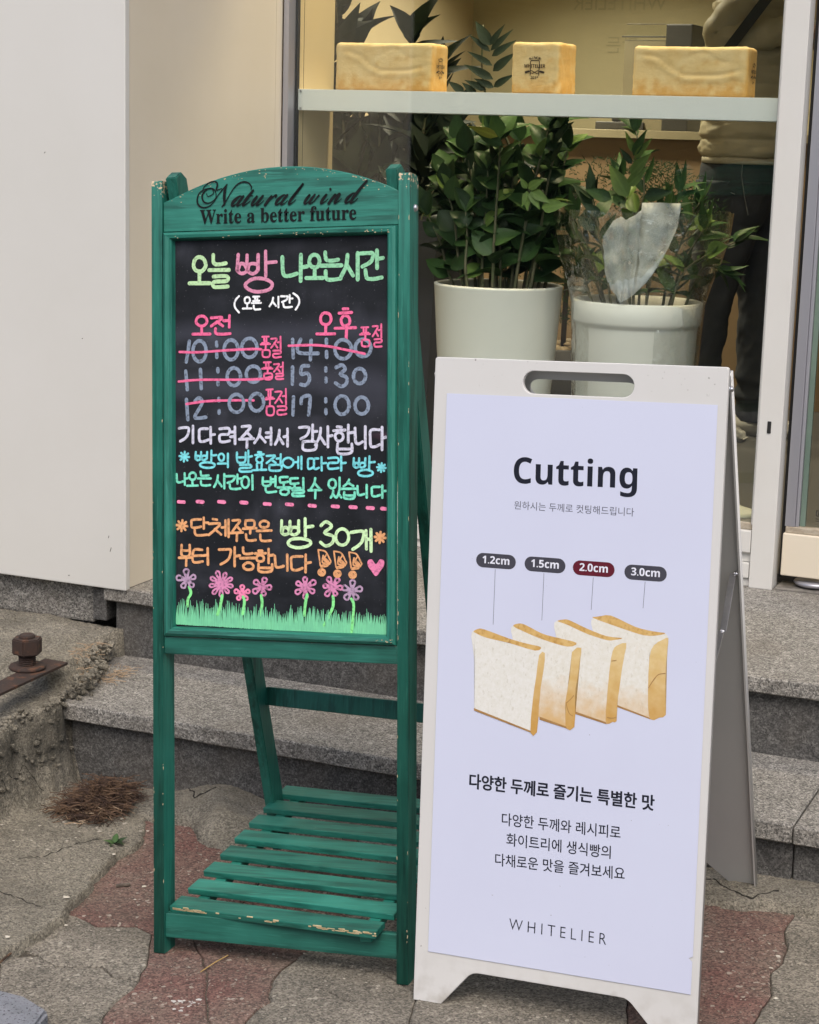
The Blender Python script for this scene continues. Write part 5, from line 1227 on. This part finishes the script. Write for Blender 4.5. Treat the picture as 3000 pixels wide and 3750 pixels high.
# ------------------------------------------------------------------ counter and things on it
ct = empty('shop_counter', 'long brown shop counter at the back of the bakery', 'counter', (-1.6, 8.2, .388))
def CB(name, x0, x1, y0, y1, z0, z1, mt, bev=.002, par=None):
    o = box(name, x0+1.6, x1+1.6, y0-8.2, y1-8.2, z0-.388, z1-.388, mt, par or ct, bev); return o
M_cnt = pm('counter_front', (.30, .205, .115), (.27, .18, .10), 3, .6)
CB('counter_front', -3.9, .9, 8.0, 8.05, .388, 1.50, M_cnt); CB('counter_top', -3.95, .95, 7.96, 8.62, 1.50, 1.535, pm('counter_top', (.36, .31, .2), None, 3, .4))
CB('counter_back', -3.9, .9, 8.5, 8.55, .388, 1.50, M_cnt)
M_dk = pm('dark_plastic', (.05, .048, .045), (.04, .038, .036), 5, .45)
def back_at(px, py, Y=8.2): return at_y(px, py, Y)
a = back_at(2270, 340); b = back_at(2450, 92)
ts = empty('card_terminal', 'low dark card terminal on the counter behind the shelf gap', 'card terminal', (back_at(2280, 340).x, 8.2, 1.535))
box('base', -.10, .12, -.06, .06, 0, .035, M_dk, ts, .006); box('screen', -.04, .10, -.02, .03, .035, .12, M_dk, ts, .01)
gb = empty('pastry_case', 'low glass case with a dark end box on the counter beside the customer', 'display case', (back_at(2450, 340).x, 8.25, 1.535))
zt_ = back_at(2450, 92, 8.25).z-1.535; zb_ = back_at(2450, 142, 8.25).z-1.535; xr = back_at(2558, 140, 8.25).x-gb.location.x; xl = back_at(2303, 140, 8.25).x-gb.location.x; xm = back_at(2462, 140, 8.25).x-gb.location.x
box('end_box', xm, xr, -.10, .12, 0, zt_, M_dk, gb, .006); box('lid_frame', xl, xm, -.10, -.095, zb_, zb_+.006, M_dk, gb, .001); box('lid_frame', xl+.02, xm, -.10, -.095, zt_-.003, zt_, M_dk, gb, .001)
pyobj('glass_lid', [(xl, -.10, zb_), (xm, -.10, zb_), (xm, -.02, zt_), (xl+.02, -.02, zt_)], [(0, 1, 2, 3)], M_glass, gb)
box('case_body', xl+.01, xm, -.09, .12, 0, zb_-.01, pm('case_body', (.22, .19, .12), None, 5, .6), gb, .003)
bm = lathe([(0, 0), (.017, 0), (.017, .003), (0, .003)], 20); bmesh.ops.transform(bm, matrix=Matrix.Translation(((xm+xr)/2+.015, -.101, zt_*.62)) @ Matrix.Rotation(math.pi/2, 4, 'X'), verts=bm.verts); obj('round_sticker', bm, pm('sticker_white', (.6, .6, .55), None, 5, .5), gb)
# faint mirrored reflection of shop lettering, painted on the far wall as toned letters
M_sh = pm('sign_reflection', (.33, .30, .19), None, 3, .8)
def reflected_txt(body, xr_, xl_, py, Y=9.998):
    me = text_mesh(body); xs = [v.co.x for v in me.vertices]; a = at_y(xr_, py, Y); b = at_y(xl_, py, Y); sc = (b.x-a.x)/(max(xs)-min(xs))
    for v in me.vertices: v.co = (a.x+(v.co.x-min(xs))*sc, Y, a.z+v.co.y*abs(sc))
    me.update(); me.materials.clear(); me.materials.append(M_sh); o = bpy.data.objects.new('sign_reflection', me); link(o, room)
reflected_txt('WHITELIER', 2440, 2100, 36); reflected_txt('만든', 2330, 2220, 190)

# ------------------------------------------------------------------ customer inside
per = empty('person', 'customer in a quilted cream jacket and dark jeans with a black bag strap', 'person', (-1.725, 7.15, .388)); per.scale = (1, 1, 1.06)
M_skin = pm('skin', (.52, .32, .22), None, 8, .5); M_jack = pm('quilted_jacket', (.42, .37, .25), (.36, .315, .21), 6, .6, .4, 30, .003); M_jean = pm('dark_denim', (.022, .026, .034), (.034, .038, .048), 12, .85, .4, 220, .001)
def skinbody():
    # facing +X ; joints (x forward, y side, z)
    V = [(0, 0, 1.00, .15), (0, 0, 1.20, .14), (.01, 0, 1.42, .155), (.01, 0, 1.54, .07), (.03, 0, 1.62, .055), (.04, 0, 1.72, .088), (.05, 0, 1.80, .075)]
    Eg = [(0, 1), (1, 2), (2, 3), (3, 4), (4, 5), (5, 6)]
    for s in (1, -1):
        b = len(V); V += [(0, s*.09, .95, .085), (-.09 if s < 0 else .05, s*.09, .52, .055), (-.11 if s < 0 else .06, s*.10, .10, .04), (-.02 if s < 0 else .15, s*.11, .045, .03)]
        Eg += [(0, b), (b, b+1), (b+1, b+2), (b+2, b+3)]
        b = len(V); V += [(0, s*.19, 1.46, .062), (-.06, s*.225, 1.36, .045), (.12, s*.20, 1.42, .034), (.20, s*.16, 1.44, .028)]
        Eg += [(2, b), (b, b+1), (b+1, b+2), (b+2, b+3)]
        h = len(V)-1
        for k in range(5):
            f = len(V); oy = (k-2)*.018*s; V += [(.23, s*.16+oy, 1.44-.006*k, .010), (.265 if k else .24, s*.16+oy*1.2 + (.03*s if k == 0 else 0), 1.425, .008)]; Eg += [(h, f), (f, f+1)]
    me = bpy.data.meshes.new('body'); me.from_pydata([v[:3] for v in V], Eg, []); o = bpy.data.objects.new('body', me); COL.objects.link(o)
    mo = o.modifiers.new('k', 'SKIN'); 
    for i, v in enumerate(V): me.skin_vertices[0].data[i].radius = (v[3], v[3])
    me.skin_vertices[0].data[0].use_root = True
    o.modifiers.new('u', 'SUBSURF').levels = 1; o.modifiers['u'].render_levels = 1
    dg = bpy.context.evaluated_depsgraph_get(); m2 = bpy.data.meshes.new_from_object(o.evaluated_get(dg)); bpy.data.objects.remove(o)
    m2.materials.clear(); m2.materials.append(M_skin); m2.polygons.foreach_set('use_smooth', [True]*len(m2.polygons)); return link(bpy.data.objects.new('body', m2), per)
skinbody()
def loft(name, secs, mt, seg=56, parent=per, fold=0, fs_=9):
    """secs: (cx,cy,z,rx,ry) stacked rings"""
    bm = bmesh.new(); rings = []
    for cx, cy, z, rx, ry in secs:
        rg = []
        for k in range(seg):
            a = k*2*math.pi/seg; f = 1 + (fold*(abs(fbm(math.cos(a)*.25, math.sin(a)*.25, z*1.6, fs_))*2-.5) if fold else 0)
            rg.append(bm.verts.new((cx+rx*f*math.cos(a), cy+ry*f*math.sin(a), z)))
        rings.append(rg)
    for i in range(len(rings)-1):
        for k in range(seg): bm.faces.new((rings[i][k], rings[i][(k+1) % seg], rings[i+1][(k+1) % seg], rings[i+1][k]))
    bm.faces.new(rings[-1]); bm.faces.new(rings[0][::-1]); return obj(name, bm, mt, parent, True)
def lerp_tab(tab, z):
    for a, b in zip(tab, tab[1:]):
        if a[0] <= z <= b[0]:
            t = (z-a[0])/(b[0]-a[0]); return [p+(q-p)*t for p, q in zip(a[1:], b[1:])]
    return list(tab[-1][1:] if z > tab[-1][0] else tab[0][1:])
tab = [(.985, 0, 0, .172, .205), (1.10, 0, 0, .178, .215), (1.25, .0, 0, .172, .21), (1.42, .0, 0, .172, .225), (1.52, .0, 0, .15, .20), (1.57, .01, 0, .08, .10)]
zs = [.995+.0052*i for i in range(111)]
loft('jacket', [(lambda c, b: (c[0], c[1], z, c[2]+b, c[3]+b))(lerp_tab(tab, z), .013*abs(math.sin((z-.995)/.062*math.pi))**.55) for z in zs], M_jack, fold=.05)
loft('jacket_hem', [(0, 0, .972, .172, .200), (0, 0, .975, .178, .206), (0, 0, .992, .178, .206), (0, 0, .996, .172, .200)], pm('knit_hem', (.40, .36, .26), None, 40, .8))
for s in (1, -1):
    pth = catmull([(0, s*.18, 1.50), (-.05, s*.225, 1.46), (-.085, s*.235, 1.40), (.0, s*.235, 1.395), (.10, s*.21, 1.41), (.18, s*.17, 1.43)], 9); bm = bmesh.new()
    add_tube(bm, pth, [.058-.014*i/len(pth)+.007*abs(math.sin(i*.5)) for i in range(len(pth))], 18); obj('sleeve', bm, M_jack, per, True)
# jeans: hips then two legs
loft('jeans', [(-.02, 0, .86, .15, .185), (-.015, 0, .90, .172, .195), (-.01, 0, .96, .172, .19), (0, 0, 1.03, .165, .18)], M_jean)
for s, f in ((-1, -.11), (1, .06)):
    T_ = [(.05, f*1.0+.01, s*.10, .080, .075), (.10, f, s*.10, .082, .075), (.30, f-.01, s*.095, .080, .072), (.50, f*.85, s*.09, .082, .075), (.72, f*.5, s*.09, .115, .095), (.92, f*.1-.01, s*.088, .160, .108)]
    loft('jeans_leg', [(lambda c, z=z: (c[0], c[1], z, c[2]+(.006*math.sin(z*95) if z < .22 else .002*math.sin(z*40)), c[3]+(.006*math.sin(z*95+1) if z < .22 else 0)))(lerp_tab(T_, z)) for z in [.05+.012*i for i in range(73)]], M_jean, fold=.07, fs_=7)
    bm = bmesh.new(); pr = [(-.09, 0), (-.09, .05), (-.06, .085), (.02, .09), (.09, .065), (.16, .04), (.185, .02), (.185, 0)]
    A_ = [bm.verts.new((f+x, s*.10-.045, z)) for x, z in pr]; B_ = [bm.verts.new((f+x, s*.10+.045, z)) for x, z in pr]
    bm.faces.new(A_); bm.faces.new(B_[::-1])
    for i in range(8): bm.faces.new((A_[i], B_[i], B_[(i+1) % 8], A_[(i+1) % 8]))
    bmesh.ops.recalc_face_normals(bm, faces=bm.faces); bmesh.ops.bevel(bm, geom=list(bm.edges), offset=.012, segments=3, affect='EDGES'); obj('shoe', bm, pm('pale_shoe', (.5, .48, .42), (.42, .4, .35), 10, .6), per, True)
# seams
bm = bmesh.new()
add_tube(bm, [(.02, -.197, 1.0), (.02, -.197, .93), (.035, -.193, .86), (.05, -.185, .80)], .0022, 4); add_tube(bm, [(-.10, -.16, .90), (.0, -.2, .87)], .0018, 4)
obj('seam', bm, pm('denim_thread', (.16, .17, .18), None, 9, .8), per)
# hair, face
bm = bmesh.new(); bmesh.ops.create_icosphere(bm, subdivisions=3, radius=.108); bmesh.ops.transform(bm, matrix=Matrix.Translation((.022, 0, 1.765)) @ Matrix.Diagonal((1.05, .92, 1.02, 1)), verts=bm.verts)
for v in list(bm.verts):
    if v.co.x > .065 and v.co.z < 1.80: bm.verts.remove(v)
for v in bm.verts: v.co += v.co.normalized()*fbm(v.co.x, v.co.y, v.co.z, 30)*.006
obj('hair', bm, pm('black_hair', (.012, .01, .009), None, 60, .5, .6, 150, .003), per, True)
bm = bmesh.new()
for s in (-1, 1):
    g_ = bmesh.ops.create_icosphere(bm, subdivisions=2, radius=.012); bmesh.ops.translate(bm, vec=(.118, s*.033, 1.735), verts=g_['verts'])
obj('eyes', bm, pm('eye', (.05, .03, .02), None, 5, .2), per, True)
bm = bmesh.new(); g_ = bmesh.ops.create_cone(bm, cap_ends=True, segments=10, radius1=.016, radius2=.006, depth=.045); bmesh.ops.transform(bm, matrix=Matrix.Translation((.133, 0, 1.712)) @ Matrix.Rotation(.35, 4, 'Y'), verts=bm.verts)
g_ = bmesh.ops.create_cube(bm, size=1); bmesh.ops.transform(bm, matrix=Matrix.Translation((.118, 0, 1.672)) @ Matrix.Diagonal((.012, .046, .010, 1)), verts=g_['verts'])
obj('nose_and_mouth', bm, M_skin, per, True)
bag = bmesh.new()
sc_ = Vector((1, 1, 1/1.06)); s0 = (at_y(2800, 0, 6.84)-per.location)*sc_; s1 = (at_y(2672, 168, 6.84)-per.location)*sc_
up_ = (s0-s1).normalized(); P_ = [s1-up_*.05, s1, s1.lerp(s0, .5), s0, s0+up_*.14, Vector((s0.x+up_.x*.2+.03, .0, 1.575)), Vector((s1.x+.1, .20, 1.3)), Vector((s1.x+.02, .1, 1.15))]
L_ = [bag.verts.new((p.x-.019, p.y, p.z)) for p in P_[:5]]; R_ = [bag.verts.new((p.x+.019, p.y+.0, p.z-.01)) for p in P_[:5]]
for i in range(4): bag.faces.new((L_[i], R_[i], R_[i+1], L_[i+1]))
ob = obj('bag_strap', bag, pm('black_strap', (.012, .012, .014), None, 30, .6), per); ob.modifiers.new('s', 'SOLIDIFY').thickness = .003

# ------------------------------------------------------------------ warm lamps of the shop (their pools of light show on the jamb and loaves)
def lamp(x, y, z, e, r=.06, col=(1, .80, .50), lbl=None):
    o = empty('ceiling_spotlight', lbl, 'ceiling light', (x, y, z+.03)); obj('housing', lathe([(0, .04), (.07, .04), (.07, 0), (.062, 0), (.06, .02), (0, .02)], 24), M_dk, o, True)
    em = bpy.data.materials.new('lamp_glow'); em.use_nodes = True; b = em.node_tree.nodes['Principled BSDF']; b.inputs['Emission Color'].default_value = (*col, 1); b.inputs['Emission Strength'].default_value = 12
    obj('lamp_face', lathe([(0, 0), (.058, 0)], 20), em, o, off=(0, 0, .012))
    ld = bpy.data.lights.new('bulb', 'AREA'); ld.shape = 'DISK'; ld.size = r*2; ld.energy = e; ld.color = col; ld.spread = rad(120)
    lo = bpy.data.objects.new('bulb', ld); link(lo, o); lo.location = (0, 0, -.005)
lamp(-2.05, 5.10, 2.93, 7.5, lbl='round warm ceiling spotlight above the left loaf')
lamp(-1.35, 5.10, 2.93, 8, lbl='round warm ceiling spotlight above the right loaf')
lamp(-2.9, 7.4, 2.93, 42, .15, (1, .88, .66), 'round warm ceiling light in the middle of the shop to the left of the customer')
lamp(-3.0, 8.8, 2.93, 42, .15, (1, .88, .66), 'round warm ceiling light over the left of the counter')
lamp(-.8, 8.8, 2.93, 42, .15, (1, .88, .66), 'round warm ceiling light over the right of the counter')

# ------------------------------------------------------------------ rusty angle bar and bolt on the retaining wall
M_rust = pm('rusted_steel', (.050, .026, .018), (.032, .022, .019), 30, .85, .7, 180, .002, speck=((.10, .045, .025), 45, .58, .68))
ba = empty('steel_bar', 'rusty flat steel bar bedded in the broken concrete', 'metal bar', (-2.47, 3.55, .25))
bm = bmesh.new(); pts = [at_z(-60, 2580, .255), at_z(0, 2545, .255), at_z(248, 2427, .257), at_z(165, 2412, .257), at_z(0, 2497, .255), at_z(-60, 2530, .255)]
P_ = [(p.x+2.47, p.y-3.55) for p in pts]; T_ = [bm.verts.new((x, y, .008)) for x, y in P_]; Bt = [bm.verts.new((x, y, .002)) for x, y in P_]
bm.faces.new(T_); bm.faces.new(Bt[::-1])
for i in range(len(P_)): bm.faces.new((Bt[i], Bt[(i+1) % len(P_)], T_[(i+1) % len(P_)], T_[i]))
bmesh.ops.recalc_face_normals(bm, faces=bm.faces); obj('bar', bm, M_rust, ba)
bc = at_z(100, 2442, .262); bo = empty('anchor_bolt', 'rusty hexagonal anchor bolt with nut and washer standing on the concrete', 'bolt', (bc.x, bc.y, .258))
def hexa(r, z0, z1, bev, nm):
    bm = bmesh.new(); bmesh.ops.create_cone(bm, cap_ends=True, segments=6, radius1=r, radius2=r, depth=z1-z0); bmesh.ops.translate(bm, vec=(0, 0, (z0+z1)/2), verts=bm.verts)
    bmesh.ops.rotate(bm, cent=(0, 0, 0), matrix=Matrix.Rotation(.35, 3, 'Z'), verts=bm.verts); bmesh.ops.bevel(bm, geom=list(bm.edges), offset=bev, segments=2, affect='EDGES'); obj(nm, bm, M_rust, bo)
obj('washer', lathe([(0, 0), (.041, 0), (.043, .004), (.040, .009), (.018, .010), (0, .010)], 32), M_rust, bo, True)
obj('threaded_rod', lathe([(0, 0)] + [(.0205 if i % 2 else .0178, .010+i*.0022) for i in range(18)] + [(.0185, .05), (.0185, .078), (.016, .082), (0, .082)], 24), M_rust, bo)
hexa(.036, .036, .074, .003, 'nut')
obj('collar', lathe([(.019, .066), (.027, .067), (.026, .072), (.0195, .073)], 24), M_rust, bo, True)


# ------------------------------------------------------------------ small things on the ground
kb = empty('kerb_block', 'grey blue granite block at the bottom left corner of the pavement', 'stone block', (-1.83, 2.5, 0))
kp = [at_z(x, y, .033) for x, y in ((-260, 3560), (0, 3625), (95, 3650), (178, 3700), (120, 3780), (-80, 3900))]
bm = bmesh.new(); T_ = [bm.verts.new((p.x+1.83, p.y-2.5, .035+fbm(p.x, p.y, 0, 8)*.004)) for p in kp]; Bt = [bm.verts.new((v.co.x, v.co.y, -.08)) for v in T_]
bm.faces.new(T_)
for i in range(6): bm.faces.new((Bt[i], Bt[(i+1) % 6], T_[(i+1) % 6], T_[i]))
bmesh.ops.recalc_face_normals(bm, faces=bm.faces); bmesh.ops.bevel(bm, geom=[e for e in bm.edges if e.calc_face_angle(0) > .5], offset=.006, segments=2, affect='EDGES')
obj('block', bm, pm('granite_bluish', (.25, .26, .29), (.19, .2, .22), 30, .85, .9, 120, .004, coord='World', speck=((.07, .07, .08), 200, .58, .64)), kb)
random.seed(14)
def surf(x, y): 
    z = gz(x)+.001
    if y > 3.56 and x > -2.40: return .189
    if y > 3.3: z = max(z, zmort(x, y))
    if x < -1.9: z = max(z, zconc(x, y))
    return z
M_tw = pm('dry_needles', (.042, .022, .014), (.12, .07, .04), 40, .8, coord='World', contrast=(.45, .55)); M_tw2 = pm('dry_bits_pale', (.42, .32, .22), (.25, .17, .1), 50, .8, coord='World')
def litter(name, c, rx, ry, nn, hh, mt, lmin, lmax, thick, label):
    bm = bmesh.new()
    for i in range(nn):
        a = random.uniform(0, 6.28); r = random.random()**.7; x, y = c[0]+rx*r*math.cos(a), c[1]+ry*r*math.sin(a); y = min(y, 3.555) if c[1] < 3.6 else y
        z = surf(x, y)+random.uniform(.001, hh*(1-r*.8)); d = random.uniform(0, 6.28); L = random.uniform(lmin, lmax); el = random.uniform(-.3, .45)
        p0 = Vector((x, y, z)); p2 = p0+Vector((math.cos(d)*L, math.sin(d)*L, L*el*.5))
        if c[1] < 3.6: p2.y = min(p2.y, 3.58)
        else: p2.z = max(p2.z, .19); p2.y = max(p2.y, 3.575)
        p1 = p0.lerp(p2, .5)+Vector((random.uniform(-.2, .2)*L, random.uniform(-.2, .2)*L, random.uniform(0, .15)*L))
        add_tube(bm, [p0, p1, p2], [thick*random.uniform(.6, 1.2)]*3, 3, False)
    o = obj(name, bm, mt); return tag(o, label, 'litter', kind='stuff')
litter('dry_litter', (-2.225, 3.46), .075, .115, 1500, .075, M_tw, .015, .055, .0010, 'heap of dry brown pine needles and twigs in the corner of the step')
litter('dry_litter', (-2.215, 3.44), .07, .11, 60, .050, M_tw2, .012, .05, .0011, 'scattered pale straw lying on the dark heap of needles by the step')
litter('dry_litter', (-2.43, 3.80), .06, .10, 260, .012, M_tw2, .012, .04, .0009, 'pale dry needles along the broken concrete edge on the step')
def chips(name, pts, mt, label):
    bm = bmesh.new()
    for (x, y, s) in pts:
        z = surf(x, y); n_ = random.randint(4, 6); a0 = random.uniform(0, 6)
        vs_ = [bm.verts.new((x+s*random.uniform(.6, 1)*math.cos(a0+k*6.28/n_), y+s*random.uniform(.4, .8)*math.sin(a0+k*6.28/n_), z+random.uniform(.0005, s*.35))) for k in range(n_)]
        t_ = bm.verts.new((x, y, z+s*.45)); 
        for k in range(n_): bm.faces.new((vs_[k], vs_[(k+1) % n_], t_))
    o = obj(name, bm, mt); return tag(o, label, 'grit', kind='stuff')
M_chip = pm('pale_chip', (.55, .50, .42), (.40, .36, .30), 60, .7, coord='World')
pts = [(random.uniform(-2.3, -.45), random.uniform(2.5, 3.5), random.choice((.0015, .002, .0025, .0035))) for _ in range(520)]
pts += [(random.gauss(-2.2, .10), random.gauss(3.38, .10), random.uniform(.003, .007)) for _ in range(40)]
chips('pale_grit', pts, M_chip, 'pale grit and tiny stone chips scattered over the pavement')
bits = [(760*.6957, 2800+648*.6957, .007), (350*.6957, 2800+760*.6957, .011), (1090*.6957, 2800+508*.6957, .005), (30, 2800+965*.6957, .009), (348*.6957, 2800+851*.6957, .006), (590, 2800+905*.6957*0+905*.6957, .004), (165*.6957, 2800+470*.6957, .005), (597*.6957, 2800+522*.6957, .006), (712*.6957, 2800+716*.6957, .005), (545*.58, 1950+1020*.58*0+850, .004)]
pts = []
for x, y, s in bits[:9]: p = at_ground(x, y); pts.append((p.x, p.y, s))
for x, y, s in ((2825, 3495+55, .007), (2850, 3160+0*1+345, .006), (2600+240, 3660+0, .007), (2460+185, 3490, .006)): p = at_ground(x, y); pts.append((p.x, p.y, s))
chips('pale_chips', pts, pm('shell_white', (.62, .58, .5), (.5, .45, .36), 60, .6, coord='World'), 'a few larger whitish chips lying on the pavement')
# droppings
bm = bmesh.new(); random.seed(4)
for i in range(16):
    p = at_ground(690+random.gauss(0, 26), 3683+random.gauss(0, 12)); r = random.uniform(.002, .007); N_ = 9
    bm.faces.new([bm.verts.new((p.x+r*random.uniform(.5, 1)*math.cos(k*6.28/N_), p.y+r*random.uniform(.4, .9)*math.sin(k*6.28/N_), surf(p.x, p.y)+.0006+i*.00003)) for k in range(N_)])
tag(obj('bird_dropping', bm, pm('dropping_white', (.66, .64, .60), (.5, .48, .45), 90, .8, coord='World')), 'white splashes on the red paver in front of the easel', 'bird dropping')
a, b = at_ground(735, 3565), at_ground(835, 3504); bm = bmesh.new(); add_tube(bm, [a+Vector((0, 0, .003)), a.lerp(b, .5)+Vector((0, 0, .0045)), b+Vector((0, 0, .003))], .0011, 5)
tag(obj('pine_needle', bm, pm('straw', (.50, .33, .12), None, 40, .6)), 'single straw coloured pine needle on the pavement below the easel', 'pine needle')
a, b = at_ground(0, 3532), at_ground(165, 3385); bm = bmesh.new(); add_tube(bm, [a+Vector((0, 0, .004)), a.lerp(b, .5)+Vector((.004, 0, .006)), b+Vector((0, 0, .004))], .0022, 5)
tag(obj('twig', bm, M_tw), 'thin brown twig lying beside the broken concrete edge', 'twig')
a = at_ground(447, 3252); bm = bmesh.new(); add_tube(bm, [a+Vector((-.012, -.004, .004)), a+Vector((.0, .004, .005)), a+Vector((.012, .012, .006))], .0035, 6)
tag(obj('wood_chip', bm, pm('grey_brown_chip', (.07, .055, .045), (.16, .13, .1), 60, .8)), 'short dark stick on the reddish paving left of the easel', 'stick')
wd = at_ground(420, 3120); wr = empty('weed', 'tiny green weed growing at the edge of the concrete slab', 'weed', tuple(wd+Vector((0, 0, .004))))
ms = [leaf_me(.026, .007, .3, -.2, ML[1], .3), leaf_me(.032, .008, .3, -.3, ML[0], .3)]
for k in range(9):
    a = k*2.4; o = bpy.data.objects.new('leaf', ms[k % 2]); o.rotation_euler = (.5+.1*(k % 3), 0, a); o.location = (0, 0, .002*k); link(o, wr)

# ------------------------------------------------------------------ across the street (only its reflection reaches the window)
random.seed(30)
bm = bmesh.new()
for i in range(3):
    pass
hd = empty('street_hedge', 'tall dark green hedge across the street facing the shop', 'hedge', (0, -9, -.12))
bm = bmesh.new(); add_box(bm, -22, 16, -1.0, 1.0, 0, 3.0); bmesh.ops.subdivide_edges(bm, edges=list(bm.edges), cuts=40, use_grid_fill=True)
for v in bm.verts: 
    d = fbm(v.co.x, v.co.y, v.co.z, .9)*.6 + fbm(v.co.x, v.co.y, v.co.z, 3)*.25; v.co += Vector((0, d, d*.9 if v.co.z > .1 else 0))
obj('foliage', bm, pm('hedge_leaf', (.05, .08, .035), (.12, .15, .08), 3, .8, 1, 20, .1), hd, False)
